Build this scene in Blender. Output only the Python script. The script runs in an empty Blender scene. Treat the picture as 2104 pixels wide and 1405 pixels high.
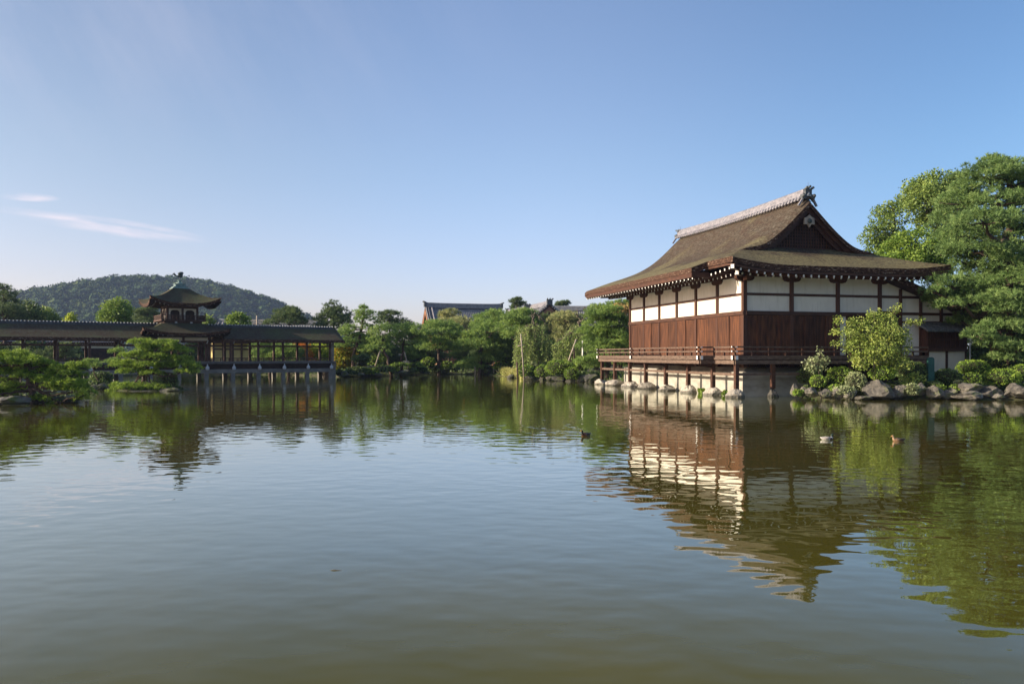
import bpy, math, random
import numpy as np
from mathutils import Vector, Matrix, noise as mnoise
R = math.radians
sc = bpy.context.scene
COL = sc.collection
rng = np.random.default_rng(7)
random.seed(7)

# ------------------------------------------------------------------ camera, sky, sun, exposure
F, HZ, EYE, CX = 1636.0, 730.0, 2.5, 1052.0          # 2104-wide frame: focal length, horizon row, eye height
cam = bpy.data.cameras.new('camera')
cam.sensor_width = 36.0
cam.lens = F / 2104.0 * 36.0
cam.shift_y = (HZ - 702.5) / 2104.0
cam.clip_end = 20000
camo = bpy.data.objects.new('camera', cam)
COL.objects.link(camo)
camo.location = (0, 0, EYE)
camo.rotation_euler = (R(90), 0, 0)
sc.camera = camo

SUN_EL, SUN_ROT = 20.0, -99.0
world = bpy.data.worlds.new('World')
sc.world = world
world.use_nodes = True
wn = world.node_tree
for n in list(wn.nodes):
    wn.nodes.remove(n)
def W(t, **k):
    n = wn.nodes.new(t)
    for a, b in k.items():
        setattr(n, a, b)
    return n
def wm(op, a, b=None, c=None):
    n = W('ShaderNodeMath', operation=op)
    for i, v in enumerate((a, b, c)):
        if v is None:
            continue
        if isinstance(v, (int, float)):
            n.inputs[i].default_value = v
        else:
            wn.links.new(v, n.inputs[i])
    return n.outputs[0]
sky = W('ShaderNodeTexSky', sky_type='NISHITA', sun_disc=False, sun_elevation=R(SUN_EL), sun_rotation=R(SUN_ROT),
        air_density=1.0, dust_density=1.0, ozone_density=1.5, altitude=50)
bg = W('ShaderNodeBackground')
bg.inputs[1].default_value = 0.121
out = W('ShaderNodeOutputWorld')
tc = W('ShaderNodeTexCoord')
sep = W('ShaderNodeSeparateXYZ')
wn.links.new(tc.outputs['Generated'], sep.inputs[0])
ysafe = wm('MAXIMUM', sep.outputs[1], 0.05)
cu = wm('DIVIDE', sep.outputs[0], ysafe)
cv = wm('DIVIDE', sep.outputs[2], ysafe)
def streak(u0, v0, slope, lu, lv, amt, seed):
    du = wm('SUBTRACT', cu, u0)
    dv = wm('SUBTRACT', wm('SUBTRACT', cv, v0), wm('MULTIPLY', du, slope))
    cmb = W('ShaderNodeCombineXYZ')
    wn.links.new(wm('MULTIPLY', du, 9.0), cmb.inputs[0])
    wn.links.new(wm('MULTIPLY', dv, 70.0), cmb.inputs[1])
    cmb.inputs[2].default_value = seed
    nz = W('ShaderNodeTexNoise')
    nz.inputs['Scale'].default_value = 1.6
    nz.inputs['Detail'].default_value = 5
    wn.links.new(cmb.outputs[0], nz.inputs['Vector'])
    e = wm('ADD', wm('POWER', wm('DIVIDE', du, lu), 2.0), wm('POWER', wm('DIVIDE', dv, lv), 2.0))
    m = wm('MULTIPLY', wm('MAXIMUM', wm('SUBTRACT', 1.0, e), 0.0),
           wm('MULTIPLY', wm('MAXIMUM', wm('SUBTRACT', nz.outputs[0], 0.33), 0.0), 3.4 * amt))
    return m
m1 = streak(-0.50, 0.161, -0.14, 0.125, 0.012, 0.75, 3.1)
m2 = streak(-0.608, 0.1985, -0.05, 0.042, 0.006, 0.9, 7.7)
m3 = streak(-0.60, 0.178, -0.12, 0.06, 0.006, 0.6, 1.7)
# faint high cirrus in the upper left
cmb = W('ShaderNodeCombineXYZ')
wn.links.new(wm('MULTIPLY', wm('ADD', cu, wm('MULTIPLY', cv, 0.55)), 11.0), cmb.inputs[0])
wn.links.new(wm('MULTIPLY', cv, 4.0), cmb.inputs[1])
nz = W('ShaderNodeTexNoise')
nz.inputs['Scale'].default_value = 1.0
nz.inputs['Detail'].default_value = 6
nz.inputs['Roughness'].default_value = 0.6
wn.links.new(cmb.outputs[0], nz.inputs['Vector'])
cir = wm('MULTIPLY', wm('MULTIPLY', wm('MAXIMUM', wm('SUBTRACT', nz.outputs[0], 0.40), 0.0), 0.38),
         wm('MULTIPLY', wm('MINIMUM', wm('MAXIMUM', wm('MULTIPLY', wm('SUBTRACT', cv, 0.22), 6.0), 0.0), 1.0),
            wm('MINIMUM', wm('MAXIMUM', wm('SUBTRACT', 0.1, wm('MULTIPLY', cu, 2.2)), 0.0), 1.0)))
call = wm('MINIMUM', wm('ADD', wm('ADD', m1, m2), wm('ADD', m3, cir)), 0.8)
mix = W('ShaderNodeMix', data_type='RGBA')
wn.links.new(call, mix.inputs[0])
tint = W('ShaderNodeMix', data_type='RGBA', blend_type='MULTIPLY')
tint.inputs[0].default_value = 1.0
wn.links.new(sky.outputs[0], tint.inputs[6])
tint.inputs[7].default_value = (1.0, 0.972, 1.065, 1)
def wramp(fac, stops):
    r = W('ShaderNodeValToRGB')
    r.color_ramp.interpolation = 'EASE'
    e = r.color_ramp.elements
    while len(e) < len(stops): e.new(0.5)
    for el, (p_, c) in zip(e, stops):
        el.position = p_
        el.color = (*c, 1)
    wn.links.new(fac, r.inputs[0])
    return r.outputs[0]
# sky colour graded by direction: warmer left, dimmer and bluer right, lavender low
azr = wramp(wm('MULTIPLY_ADD', sep.outputs[0], 0.5, 0.5), [(0.22, (0.91, 0.83, 0.74)), (0.5, (0.98, 0.98, 0.97)), (0.76, (0.56, 0.71, 0.78))])
elr = wramp(sep.outputs[2], [(0.0, (1.0, 0.915, 1.07)), (0.25, (1.0, 1.0, 1.0))])
t2 = W('ShaderNodeMix', data_type='RGBA', blend_type='MULTIPLY')
t2.inputs[0].default_value = 1.0
wn.links.new(azr, t2.inputs[6])
wn.links.new(elr, t2.inputs[7])
t3 = W('ShaderNodeMix', data_type='RGBA', blend_type='MULTIPLY')
t3.inputs[0].default_value = 1.0
wn.links.new(tint.outputs[2], t3.inputs[6])
wn.links.new(t2.outputs[2], t3.inputs[7])
wn.links.new(t3.outputs[2], mix.inputs[6])
mix.inputs[7].default_value = (4.5, 4.15, 4.5, 1)
wn.links.new(mix.outputs[2], bg.inputs[0])
wn.links.new(bg.outputs[0], out.inputs[0])

sd = Vector((math.cos(R(SUN_EL)) * math.sin(R(SUN_ROT)), math.cos(R(SUN_EL)) * math.cos(R(SUN_ROT)), math.sin(R(SUN_EL))))
sl = bpy.data.lights.new('sun', 'SUN')
sl.energy = 5.0
sl.angle = R(0.5)
sl.color = (1.0, 0.86, 0.68)
so = bpy.data.objects.new('sun', sl)
COL.objects.link(so)
so.rotation_euler = sd.to_track_quat('Z', 'Y').to_euler()
so.location = (-60, 0, 60)

sc.view_settings.view_transform = 'Standard'
sc.view_settings.look = 'None'
sc.view_settings.gamma = 1
sc.view_settings.exposure = 0.82
sc.cycles.use_denoising = True
sc.cycles.max_bounces = 8
sc.cycles.diffuse_bounces = 3
sc.cycles.glossy_bounces = 3
sc.cycles.transmission_bounces = 3
sc.cycles.transparent_max_bounces = 6
sc.cycles.volume_bounces = 0
sc.cycles.sample_clamp_indirect = 6

# ------------------------------------------------------------------ helpers
def px(x, y, D):
    """A point D metres in front of the eye on the line of sight through a measured photo point."""
    return np.array([(x - CX) / F * D, D, EYE + (HZ - y) / F * D])

def tag(o, label=None, cat=None, group=None, kind=None):
    if label: o['label'] = label
    if cat: o['category'] = cat
    if group: o['group'] = group
    if kind: o['kind'] = kind
    return o

def thing(name, label, cat, loc=(0, 0, 0), rotz=0.0, group=None):
    o = bpy.data.objects.new(name, None)
    COL.objects.link(o)
    o.empty_display_size = 0.3
    o.location = loc
    o.rotation_euler = (0, 0, rotz)
    return tag(o, label, cat, group)

class MB:
    def __init__(s):
        s.v, s.f, s.m, s.sm = [], [], [], []
    def add(s, vs, fs, mi=0, smooth=False):
        b = len(s.v)
        s.v += [tuple(map(float, p)) for p in vs]
        s.f += [tuple(b + i for i in f) for f in fs]
        s.m += [mi] * len(fs) if isinstance(mi, int) else list(mi)
        s.sm += [smooth] * len(fs)
        return s
    def box(s, x0, x1, y0, y1, z0, z1, mi=0):
        return s.add([(x0, y0, z0), (x1, y0, z0), (x1, y1, z0), (x0, y1, z0), (x0, y0, z1), (x1, y0, z1), (x1, y1, z1), (x0, y1, z1)],
                     [(0, 3, 2, 1), (4, 5, 6, 7), (0, 1, 5, 4), (1, 2, 6, 5), (2, 3, 7, 6), (3, 0, 4, 7)], mi)
    def bar(s, p0, p1, w, h, mi=0, e0=None, e1=None):
        p0, p1 = Vector(p0), Vector(p1)
        d = (p1 - p0).normalized()
        sx = d.cross(Vector((0, 0, 1)))
        sx = Vector((1, 0, 0)) if sx.length < 1e-4 else sx.normalized()
        uz = sx.cross(d)
        vs = []
        for p in (p0, p1):
            for a, b in ((-1, -1), (1, -1), (1, 1), (-1, 1)):
                vs.append(p + sx * (a * w / 2) + uz * (b * h / 2))
        ms = [mi if e0 is None else e0, mi if e1 is None else e1, mi, mi, mi, mi]
        return s.add(vs, [(0, 1, 2, 3), (7, 6, 5, 4), (0, 4, 5, 1), (1, 5, 6, 2), (2, 6, 7, 3), (3, 7, 4, 0)], ms)
    def tube(s, pts, rad, n=8, mi=0, cap=True, smooth=True):
        pts = [Vector(p) for p in pts]
        if isinstance(rad, (int, float)): rad = [rad] * len(pts)
        vs, fs = [], []
        ref = Vector((0.3, 0.9, 0.1))
        for i, p in enumerate(pts):
            d = (pts[min(i + 1, len(pts) - 1)] - pts[max(i - 1, 0)]).normalized()
            a = d.cross(ref)
            if a.length < 0.1: a = d.cross(Vector((1, 0, 0)))
            a.normalize()
            b = d.cross(a)
            for k in range(n):
                t = 2 * math.pi * k / n
                vs.append(p + (a * math.cos(t) + b * math.sin(t)) * rad[i])
        for i in range(len(pts) - 1):
            for k in range(n):
                k2 = (k + 1) % n
                fs.append((i * n + k, i * n + k2, (i + 1) * n + k2, (i + 1) * n + k))
        if cap:
            fs.append(tuple(range(n - 1, -1, -1)))
            fs.append(tuple((len(pts) - 1) * n + k for k in range(n)))
        return s.add(vs, fs, mi, smooth)
    def lathe(s, prof, c=(0, 0, 0), n=16, mi=0, smooth=True, sx=1, sy=1):
        vs, fs = [], []
        for r, z in prof:
            for k in range(n):
                t = 2 * math.pi * k / n
                vs.append((c[0] + r * sx * math.cos(t), c[1] + r * sy * math.sin(t), c[2] + z))
        for i in range(len(prof) - 1):
            for k in range(n):
                k2 = (k + 1) % n
                fs.append((i * n + k, i * n + k2, (i + 1) * n + k2, (i + 1) * n + k))
        fs.append(tuple(range(n - 1, -1, -1)))
        fs.append(tuple((len(prof) - 1) * n + k for k in range(n)))
        return s.add(vs, fs, mi, smooth)
    def prism(s, poly, y0, y1, mi=0):
        """polygon in x,z extruded along y"""
        n = len(poly)
        vs = [(p[0], y0, p[1]) for p in poly] + [(p[0], y1, p[1]) for p in poly]
        fs = [tuple(range(n)), tuple(range(2 * n - 1, n - 1, -1))]
        fs += [(i, i + n, (i + 1) % n + n, (i + 1) % n) for i in range(n)]
        return s.add(vs, fs, mi)
    def slab(s, xs, ys, ztop, mask, thick, mt=0, ms=1, mb=2, zbot=None):
        nx, ny = len(xs), len(ys)
        T = np.array([[ztop(x, y) for y in ys] for x in xs])
        B = T - thick if zbot is None else np.array([[zbot(x, y) for y in ys] for x in xs])
        M = np.array([[mask(0.5 * (xs[i] + xs[i + 1]), 0.5 * (ys[j] + ys[j + 1])) for j in range(ny - 1)] for i in range(nx - 1)])
        vt = [(xs[i], ys[j], T[i, j]) for i in range(nx) for j in range(ny)]
        vb = [(xs[i], ys[j], B[i, j]) for i in range(nx) for j in range(ny)]
        I = lambda i, j: i * ny + j
        ft, fb, fs, vs = [], [], [], []
        def side(a, b):
            k = len(vs)
            vs.extend([vb[a], vb[b], vt[b], vt[a]])
            fs.append((k, k + 1, k + 2, k + 3))
        for i in range(nx - 1):
            for j in range(ny - 1):
                if not M[i, j]: continue
                ft.append((I(i, j), I(i + 1, j), I(i + 1, j + 1), I(i, j + 1)))
                fb.append((I(i, j), I(i, j + 1), I(i + 1, j + 1), I(i + 1, j)))
                if i == 0 or not M[i - 1, j]: side(I(i, j + 1), I(i, j))
                if i == nx - 2 or not M[i + 1, j]: side(I(i + 1, j), I(i + 1, j + 1))
                if j == 0 or not M[i, j - 1]: side(I(i, j), I(i + 1, j))
                if j == ny - 2 or not M[i, j + 1]: side(I(i + 1, j + 1), I(i, j + 1))
        s.add(vt, ft, mt, True)
        s.add(vb, fb, mb, True)
        s.add(vs, fs, ms)
        return s
    def build(s, name, mats, parent=None, bevel=0.0):
        me = bpy.data.meshes.new(name)
        used = sorted({i for f in s.f for i in f})
        mp = {a: k for k, a in enumerate(used)}
        me.from_pydata([s.v[i] for i in used], [], [tuple(mp[i] for i in f) for f in s.f])
        if not isinstance(mats, (list, tuple)): mats = [mats]
        for m in mats: me.materials.append(m)
        me.polygons.foreach_set('material_index', s.m)
        me.polygons.foreach_set('use_smooth', s.sm)
        me.update()
        o = bpy.data.objects.new(name, me)
        COL.objects.link(o)
        o.parent = parent
        if bevel:
            b = o.modifiers.new('bevel', 'BEVEL')
            b.width = bevel
            b.segments = 2
            b.limit_method = 'ANGLE'
        return o

def dup(o, parent, loc=None):
    c = o.copy()
    COL.objects.link(c)
    c.parent = parent
    if loc is not None: c.location = loc
    return c

# ------------------------------------------------------------------ materials
def base_mat(name):
    m = bpy.data.materials.new(name)
    m.use_nodes = True
    nt = m.node_tree
    b = nt.nodes['Principled BSDF']
    return m, nt, b
def N(nt, t, **k):
    n = nt.nodes.new(t)
    for a, b in k.items(): setattr(n, a, b)
    return n
def coords(nt, scale=(1, 1, 1), kind='Object', rot=(0, 0, 0)):
    t = N(nt, 'ShaderNodeTexCoord')
    mp = N(nt, 'ShaderNodeMapping')
    mp.inputs['Scale'].default_value = scale
    mp.inputs['Rotation'].default_value = rot
    nt.links.new(t.outputs[kind], mp.inputs[0])
    return mp.outputs[0]
def noise(nt, vec, scale, detail=4, rough=0.55):
    n = N(nt, 'ShaderNodeTexNoise')
    n.inputs['Scale'].default_value = scale
    n.inputs['Detail'].default_value = detail
    n.inputs['Roughness'].default_value = rough
    nt.links.new(vec, n.inputs['Vector'])
    return n.outputs[0]
def ramp(nt, fac, stops):
    r = N(nt, 'ShaderNodeValToRGB')
    e = r.color_ramp.elements
    while len(e) < len(stops): e.new(0.5)
    for el, (p, c) in zip(e, stops):
        el.position = p
        el.color = (*c, 1) if len(c) == 3 else c
    nt.links.new(fac, r.inputs[0])
    return r.outputs[0]
def bump(nt, h, strength, dist, b):
    n = N(nt, 'ShaderNodeBump')
    n.inputs['Strength'].default_value = strength
    n.inputs['Distance'].default_value = dist
    nt.links.new(h, n.inputs['Height'])
    nt.links.new(n.outputs[0], b.inputs['Normal'])
def mixc(nt, fac, a, b, mode='MIX'):
    n = N(nt, 'ShaderNodeMix', data_type='RGBA', blend_type=mode)
    for i, v in ((0, fac), (6, a), (7, b)):
        if isinstance(v, (int, float)): n.inputs[i].default_value = v
        elif isinstance(v, tuple): n.inputs[i].default_value = (*v, 1)
        else: nt.links.new(v, n.inputs[i])
    return n.outputs[2]

def simple(name, stops, scale=2.0, stretch=(1, 1, 1), rough=0.75, bmp=(0.4, 0.01), detail=5, spec=0.3, kind='Object', rvar=0.0):
    m, nt, b = base_mat(name)
    v = coords(nt, stretch, kind)
    n = noise(nt, v, scale, detail)
    c = ramp(nt, n, stops)
    if rvar:
        oi = N(nt, 'ShaderNodeObjectInfo')
        hs = N(nt, 'ShaderNodeHueSaturation')
        ma = N(nt, 'ShaderNodeMath', operation='MULTIPLY_ADD')
        nt.links.new(oi.outputs['Random'], ma.inputs[0])
        ma.inputs[1].default_value = rvar
        ma.inputs[2].default_value = 1 - rvar / 2
        nt.links.new(ma.outputs[0], hs.inputs['Value'])
        nt.links.new(c, hs.inputs['Color'])
        c = hs.outputs[0]
    nt.links.new(c, b.inputs['Base Color'])
    b.inputs['Roughness'].default_value = rough
    b.inputs['Specular IOR Level'].default_value = spec
    if bmp: bump(nt, n, bmp[0], bmp[1], b)
    return m

M_wood = simple('dark_red_wood', [(0.25, (0.036, 0.015, 0.009)), (0.55, (0.075, 0.031, 0.017)), (0.8, (0.125, 0.055, 0.028))], 3.0, (6, 6, 0.8), 0.6, (0.3, 0.005), rvar=0.3)
M_shut = simple('shutter_wood', [(0.3, (0.04, 0.015, 0.008)), (0.5, (0.085, 0.032, 0.014)), (0.72, (0.155, 0.06, 0.024))], 2.0, (3.5, 3.5, .5), 0.7, (0.3, 0.005), rvar=0.5)
M_beam = simple('beam_wood', [(0.25, (0.036, 0.016, 0.010)), (0.55, (0.072, 0.031, 0.017)), (0.8, (0.12, 0.054, 0.03))], 2.0, (1, 1, 3), 0.6, (0.3, 0.005), rvar=0.25)
M_deck = simple('weathered_deck_wood', [(0.25, (0.06, 0.036, 0.025)), (0.55, (0.135, 0.09, 0.064)), (0.8, (0.22, 0.16, 0.12))], 2.5, (1.5, 1.5, 6), 0.75, (0.4, 0.006), rvar=0.2)
M_white = simple('white_plaster', [(0.3, (0.66, 0.615, 0.53)), (0.7, (0.74, 0.70, 0.615))], 1.2, (1, 1, 1), 0.9, (0.1, 0.003), rvar=0.05)
def plaster_mat():
    m, nt, b = base_mat('weathered_plaster')
    n1 = noise(nt, coords(nt), 1.1, 6, 0.6)
    n2 = noise(nt, coords(nt, (3.2, 3.2, 0.35)), 1.6, 5, 0.6)
    c = ramp(nt, n1, [(0.3, (0.64, 0.60, 0.515)), (0.7, (0.74, 0.70, 0.615))])
    c = mixc(nt, ramp(nt, n2, [(0.52, (0, 0, 0)), (0.78, (0.55, 0.55, 0.55))]), c, (0.46, 0.42, 0.34))
    oi = N(nt, 'ShaderNodeObjectInfo')
    hs = N(nt, 'ShaderNodeHueSaturation')
    ma = N(nt, 'ShaderNodeMath', operation='MULTIPLY_ADD')
    nt.links.new(oi.outputs['Random'], ma.inputs[0])
    ma.inputs[1].default_value = 0.10
    ma.inputs[2].default_value = 0.94
    nt.links.new(ma.outputs[0], hs.inputs['Value'])
    nt.links.new(c, hs.inputs['Color'])
    nt.links.new(hs.outputs[0], b.inputs['Base Color'])
    b.inputs['Roughness'].default_value = 0.9
    return m
M_white = plaster_mat()
M_tip = simple('white_paint', [(0.3, (0.74, 0.72, 0.68)), (0.7, (0.82, 0.8, 0.76))], 4.0, (1, 1, 1), 0.7, None)
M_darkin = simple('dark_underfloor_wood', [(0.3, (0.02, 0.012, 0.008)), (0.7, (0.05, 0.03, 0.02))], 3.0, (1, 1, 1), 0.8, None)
M_plinth = simple('plinth_stone', [(0.25, (0.22, 0.20, 0.16)), (0.5, (0.36, 0.335, 0.28)), (0.8, (0.46, 0.43, 0.37))], 1.1, (1, 1, 2), 0.9, (0.3, 0.01), 8)
M_ridge = simple('ridge_tile', [(0.3, (0.10, 0.098, 0.11)), (0.52, (0.22, 0.21, 0.225)), (0.72, (0.33, 0.31, 0.325))], 5.0, (1, 1, 1), 0.45, (0.3, 0.005), spec=0.5)
M_oni = simple('ornament_tile', [(0.3, (0.05, 0.06, 0.065)), (0.7, (0.14, 0.15, 0.155))], 6.0, (1, 1, 1), 0.5, (0.3, 0.006))
M_bronze = simple('verdigris_bronze', [(0.3, (0.10, 0.16, 0.15)), (0.7, (0.22, 0.31, 0.29))], 5.0, (1, 1, 1), 0.5, (0.2, 0.005))
M_darkbronze = simple('dark_bronze', [(0.3, (0.03, 0.045, 0.045)), (0.7, (0.08, 0.10, 0.095))], 6.0, (1, 1, 1), 0.5, None)
M_metal = simple('pale_metal', [(0.3, (0.45, 0.47, 0.49)), (0.7, (0.6, 0.61, 0.62))], 6.0, (1, 1, 1), 0.5, None)
M_pier = simple('pier_stone', [(0.25, (0.13, 0.12, 0.105)), (0.6, (0.21, 0.195, 0.17)), (0.85, (0.31, 0.29, 0.25))], 1.5, (1, 1, 1), 0.9, (0.3, 0.01), 6)
M_bwood = simple('bridge_wood', [(0.25, (0.05, 0.026, 0.018)), (0.6, (0.10, 0.055, 0.036)), (0.85, (0.17, 0.10, 0.066))], 2.0, (4, 4, 0.8), 0.65, (0.3, 0.004), rvar=0.3)
M_bluewood = simple('grey_deck_edge', [(0.25, (0.07, 0.066, 0.062)), (0.6, (0.13, 0.122, 0.115))], 2.0, (1, 1, 4), 0.8, (0.3, 0.004))
M_ochre = simple('ochre_plaster', [(0.3, (0.46, 0.36, 0.14)), (0.7, (0.58, 0.47, 0.2))], 1.5, (1, 1, 1), 0.9, None)
M_trunk = simple('pine_bark', [(0.25, (0.03, 0.021, 0.015)), (0.5, (0.08, 0.054, 0.04)), (0.8, (0.15, 0.105, 0.078))], 6.0, (1, 1, 0.4), 0.9, (0.8, 0.05), 6)
M_greytrunk = simple('grey_bark', [(0.25, (0.07, 0.055, 0.045)), (0.6, (0.16, 0.13, 0.10)), (0.85, (0.28, 0.23, 0.18))], 5.0, (1, 1, 0.4), 0.9, (0.6, 0.03), 6)
M_pole = simple('support_pole_wood', [(0.3, (0.22, 0.18, 0.14)), (0.7, (0.42, 0.36, 0.29))], 5.0, (1, 1, 0.3), 0.85, (0.3, 0.01))
M_twigcore = simple('dark_twig_core', [(0.3, (0.025, 0.028, 0.014)), (0.7, (0.05, 0.05, 0.025))], 5.0, (1, 1, 1), 0.95, None)
M_greenbox = simple('green_painted_metal', [(0.3, (0.015, 0.07, 0.055)), (0.62, (0.025, 0.10, 0.08)), (0.72, (0.05, 0.14, 0.11))], 7.0, (1, 1, 1), 0.4, None, spec=0.5)  # noise puts lighter green spots into the paint colour

def rock_mat(name, stops, moss=0.0):
    m, nt, b = base_mat(name)
    v = coords(nt)
    n1 = noise(nt, v, 1.8, 8, 0.65)
    n2 = noise(nt, v, 9.0, 6, 0.7)
    c = ramp(nt, n1, stops)
    c = mixc(nt, 0.6, c, ramp(nt, n2, [(0.3, (0.25, 0.24, 0.22)), (0.7, (0.95, 0.93, 0.9))]), 'MULTIPLY')
    if moss:
        n3 = noise(nt, v, 1.3, 5)
        c = mixc(nt, ramp(nt, n3, [(0.6 - moss * 0.2, (0, 0, 0)), (0.72 - moss * 0.2, (1, 1, 1))]), c, (0.08, 0.10, 0.025))
    oi = N(nt, 'ShaderNodeObjectInfo')
    ge = N(nt, 'ShaderNodeNewGeometry')
    sz = N(nt, 'ShaderNodeSeparateXYZ')
    nt.links.new(ge.outputs['Position'], sz.inputs[0])
    wl = N(nt, 'ShaderNodeMath', operation='MULTIPLY_ADD')
    nt.links.new(n1, wl.inputs[0])
    wl.inputs[1].default_value = -0.22
    nt.links.new(sz.outputs[2], wl.inputs[2])
    c = mixc(nt, ramp(nt, wl.outputs[0], [(0.0, (.35, .35, .33)), (0.045, (1, 1, 1))]), (0.035, 0.034, 0.024), c)
    hs = N(nt, 'ShaderNodeHueSaturation')
    ma = N(nt, 'ShaderNodeMath', operation='MULTIPLY_ADD')
    nt.links.new(oi.outputs['Random'], ma.inputs[0])
    ma.inputs[1].default_value = 0.6
    ma.inputs[2].default_value = 0.75
    nt.links.new(ma.outputs[0], hs.inputs['Value'])
    nt.links.new(c, hs.inputs['Color'])
    nt.links.new(hs.outputs[0], b.inputs['Base Color'])
    b.inputs['Roughness'].default_value = 0.9
    bump(nt, n2, 0.7, 0.06, b)
    return m
M_rock = rock_mat('grey_rock', [(0.3, (0.065, 0.060, 0.050)), (0.5, (0.17, 0.155, 0.13)), (0.7, (0.35, 0.32, 0.27))], 0.25)
M_rockpale = rock_mat('pale_footing_stone', [(0.3, (0.34, 0.30, 0.25)), (0.5, (0.50, 0.46, 0.39)), (0.75, (0.62, 0.57, 0.5))])
M_rockdark = rock_mat('dark_bank_rock', [(0.3, (0.07, 0.07, 0.065)), (0.5, (0.15, 0.145, 0.13)), (0.75, (0.26, 0.25, 0.23))], 0.5)

def bark_roof(name, cols, moss, k=1.0, zlo=None, zhi=None):
    m, nt, b = base_mat(name)
    v = coords(nt, (1, 1, 1))
    fine = noise(nt, coords(nt, (2.6, 1.9, 2.6)), 2.4, 8, 0.8)
    med = noise(nt, coords(nt, (2.4, 0.9, 1)), 1.3, 5, 0.6)
    big = noise(nt, v, 0.33, 4, 0.5)
    c = ramp(nt, fine, cols)
    c = mixc(nt, ramp(nt, med, [(0.35, (0, 0, 0)), (0.75, (0.75, 0.75, 0.75))]), c, (0.06, 0.032, 0.022))
    spk = N(nt, 'ShaderNodeMath', operation='MULTIPLY')
    if zlo is not None:                       # moss grows thickest along the damp lower courses
        sx = N(nt, 'ShaderNodeSeparateXYZ')
        nt.links.new(v, sx.inputs[0])
        mr = N(nt, 'ShaderNodeMapRange')
        mr.inputs['From Min'].default_value = zhi
        mr.inputs['From Max'].default_value = zlo
        mr.inputs['To Min'].default_value = -0.12
        mr.inputs['To Max'].default_value = 0.2
        nt.links.new(sx.outputs[2], mr.inputs['Value'])
        ad = N(nt, 'ShaderNodeMath', operation='ADD')
        nt.links.new(big, ad.inputs[0])
        nt.links.new(mr.outputs[0], ad.inputs[1])
        big = ad.outputs[0]
    mosk = ramp(nt, big, [(0.42, (0.05, 0.05, 0.05)), (0.62, (1, 1, 1))])
    nt.links.new(mosk, spk.inputs[0])
    nt.links.new(ramp(nt, fine, [(0.4, (0.15, 0.15, 0.15)), (0.62, (1, 1, 1))]), spk.inputs[1])
    c = mixc(nt, spk.outputs[0], c, moss)
    nt.links.new(c, b.inputs['Base Color'])
    b.inputs['Roughness'].default_value = 0.95
    b.inputs['Specular IOR Level'].default_value = 0.1
    bump(nt, fine, 0.9, 0.10 * k, b)
    return m
M_gtile2 = simple('dark_ridge_tile', [(0.3, (0.04, 0.042, 0.045)), (0.7, (0.085, 0.088, 0.09))], 3.0, (1, 1, 1), 0.6, (0.2, 0.01))
M_bark = bark_roof('cypress_bark_roof', [(0.33, (0.022, 0.017, 0.013)), (0.5, (0.074, 0.061, 0.047)), (0.67, (0.20, 0.18, 0.14))], (0.22, 0.20, 0.10), 1.0, 7.8, 10.2)
M_barkd = bark_roof('old_bark_roof', [(0.28, (0.035, 0.030, 0.022)), (0.5, (0.07, 0.065, 0.045)), (0.72, (0.12, 0.115, 0.08))], (0.075, 0.10, 0.04))
M_edge = simple('bark_roof_edge', [(0.32, (0.018, 0.010, 0.007)), (0.5, (0.062, 0.030, 0.018)), (0.6, (0.12, 0.065, 0.04)), (0.7, (0.34, 0.29, 0.22))], 6.0, (1, 1, 2.5), 0.95, (0.8, 0.05), 6)

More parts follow.
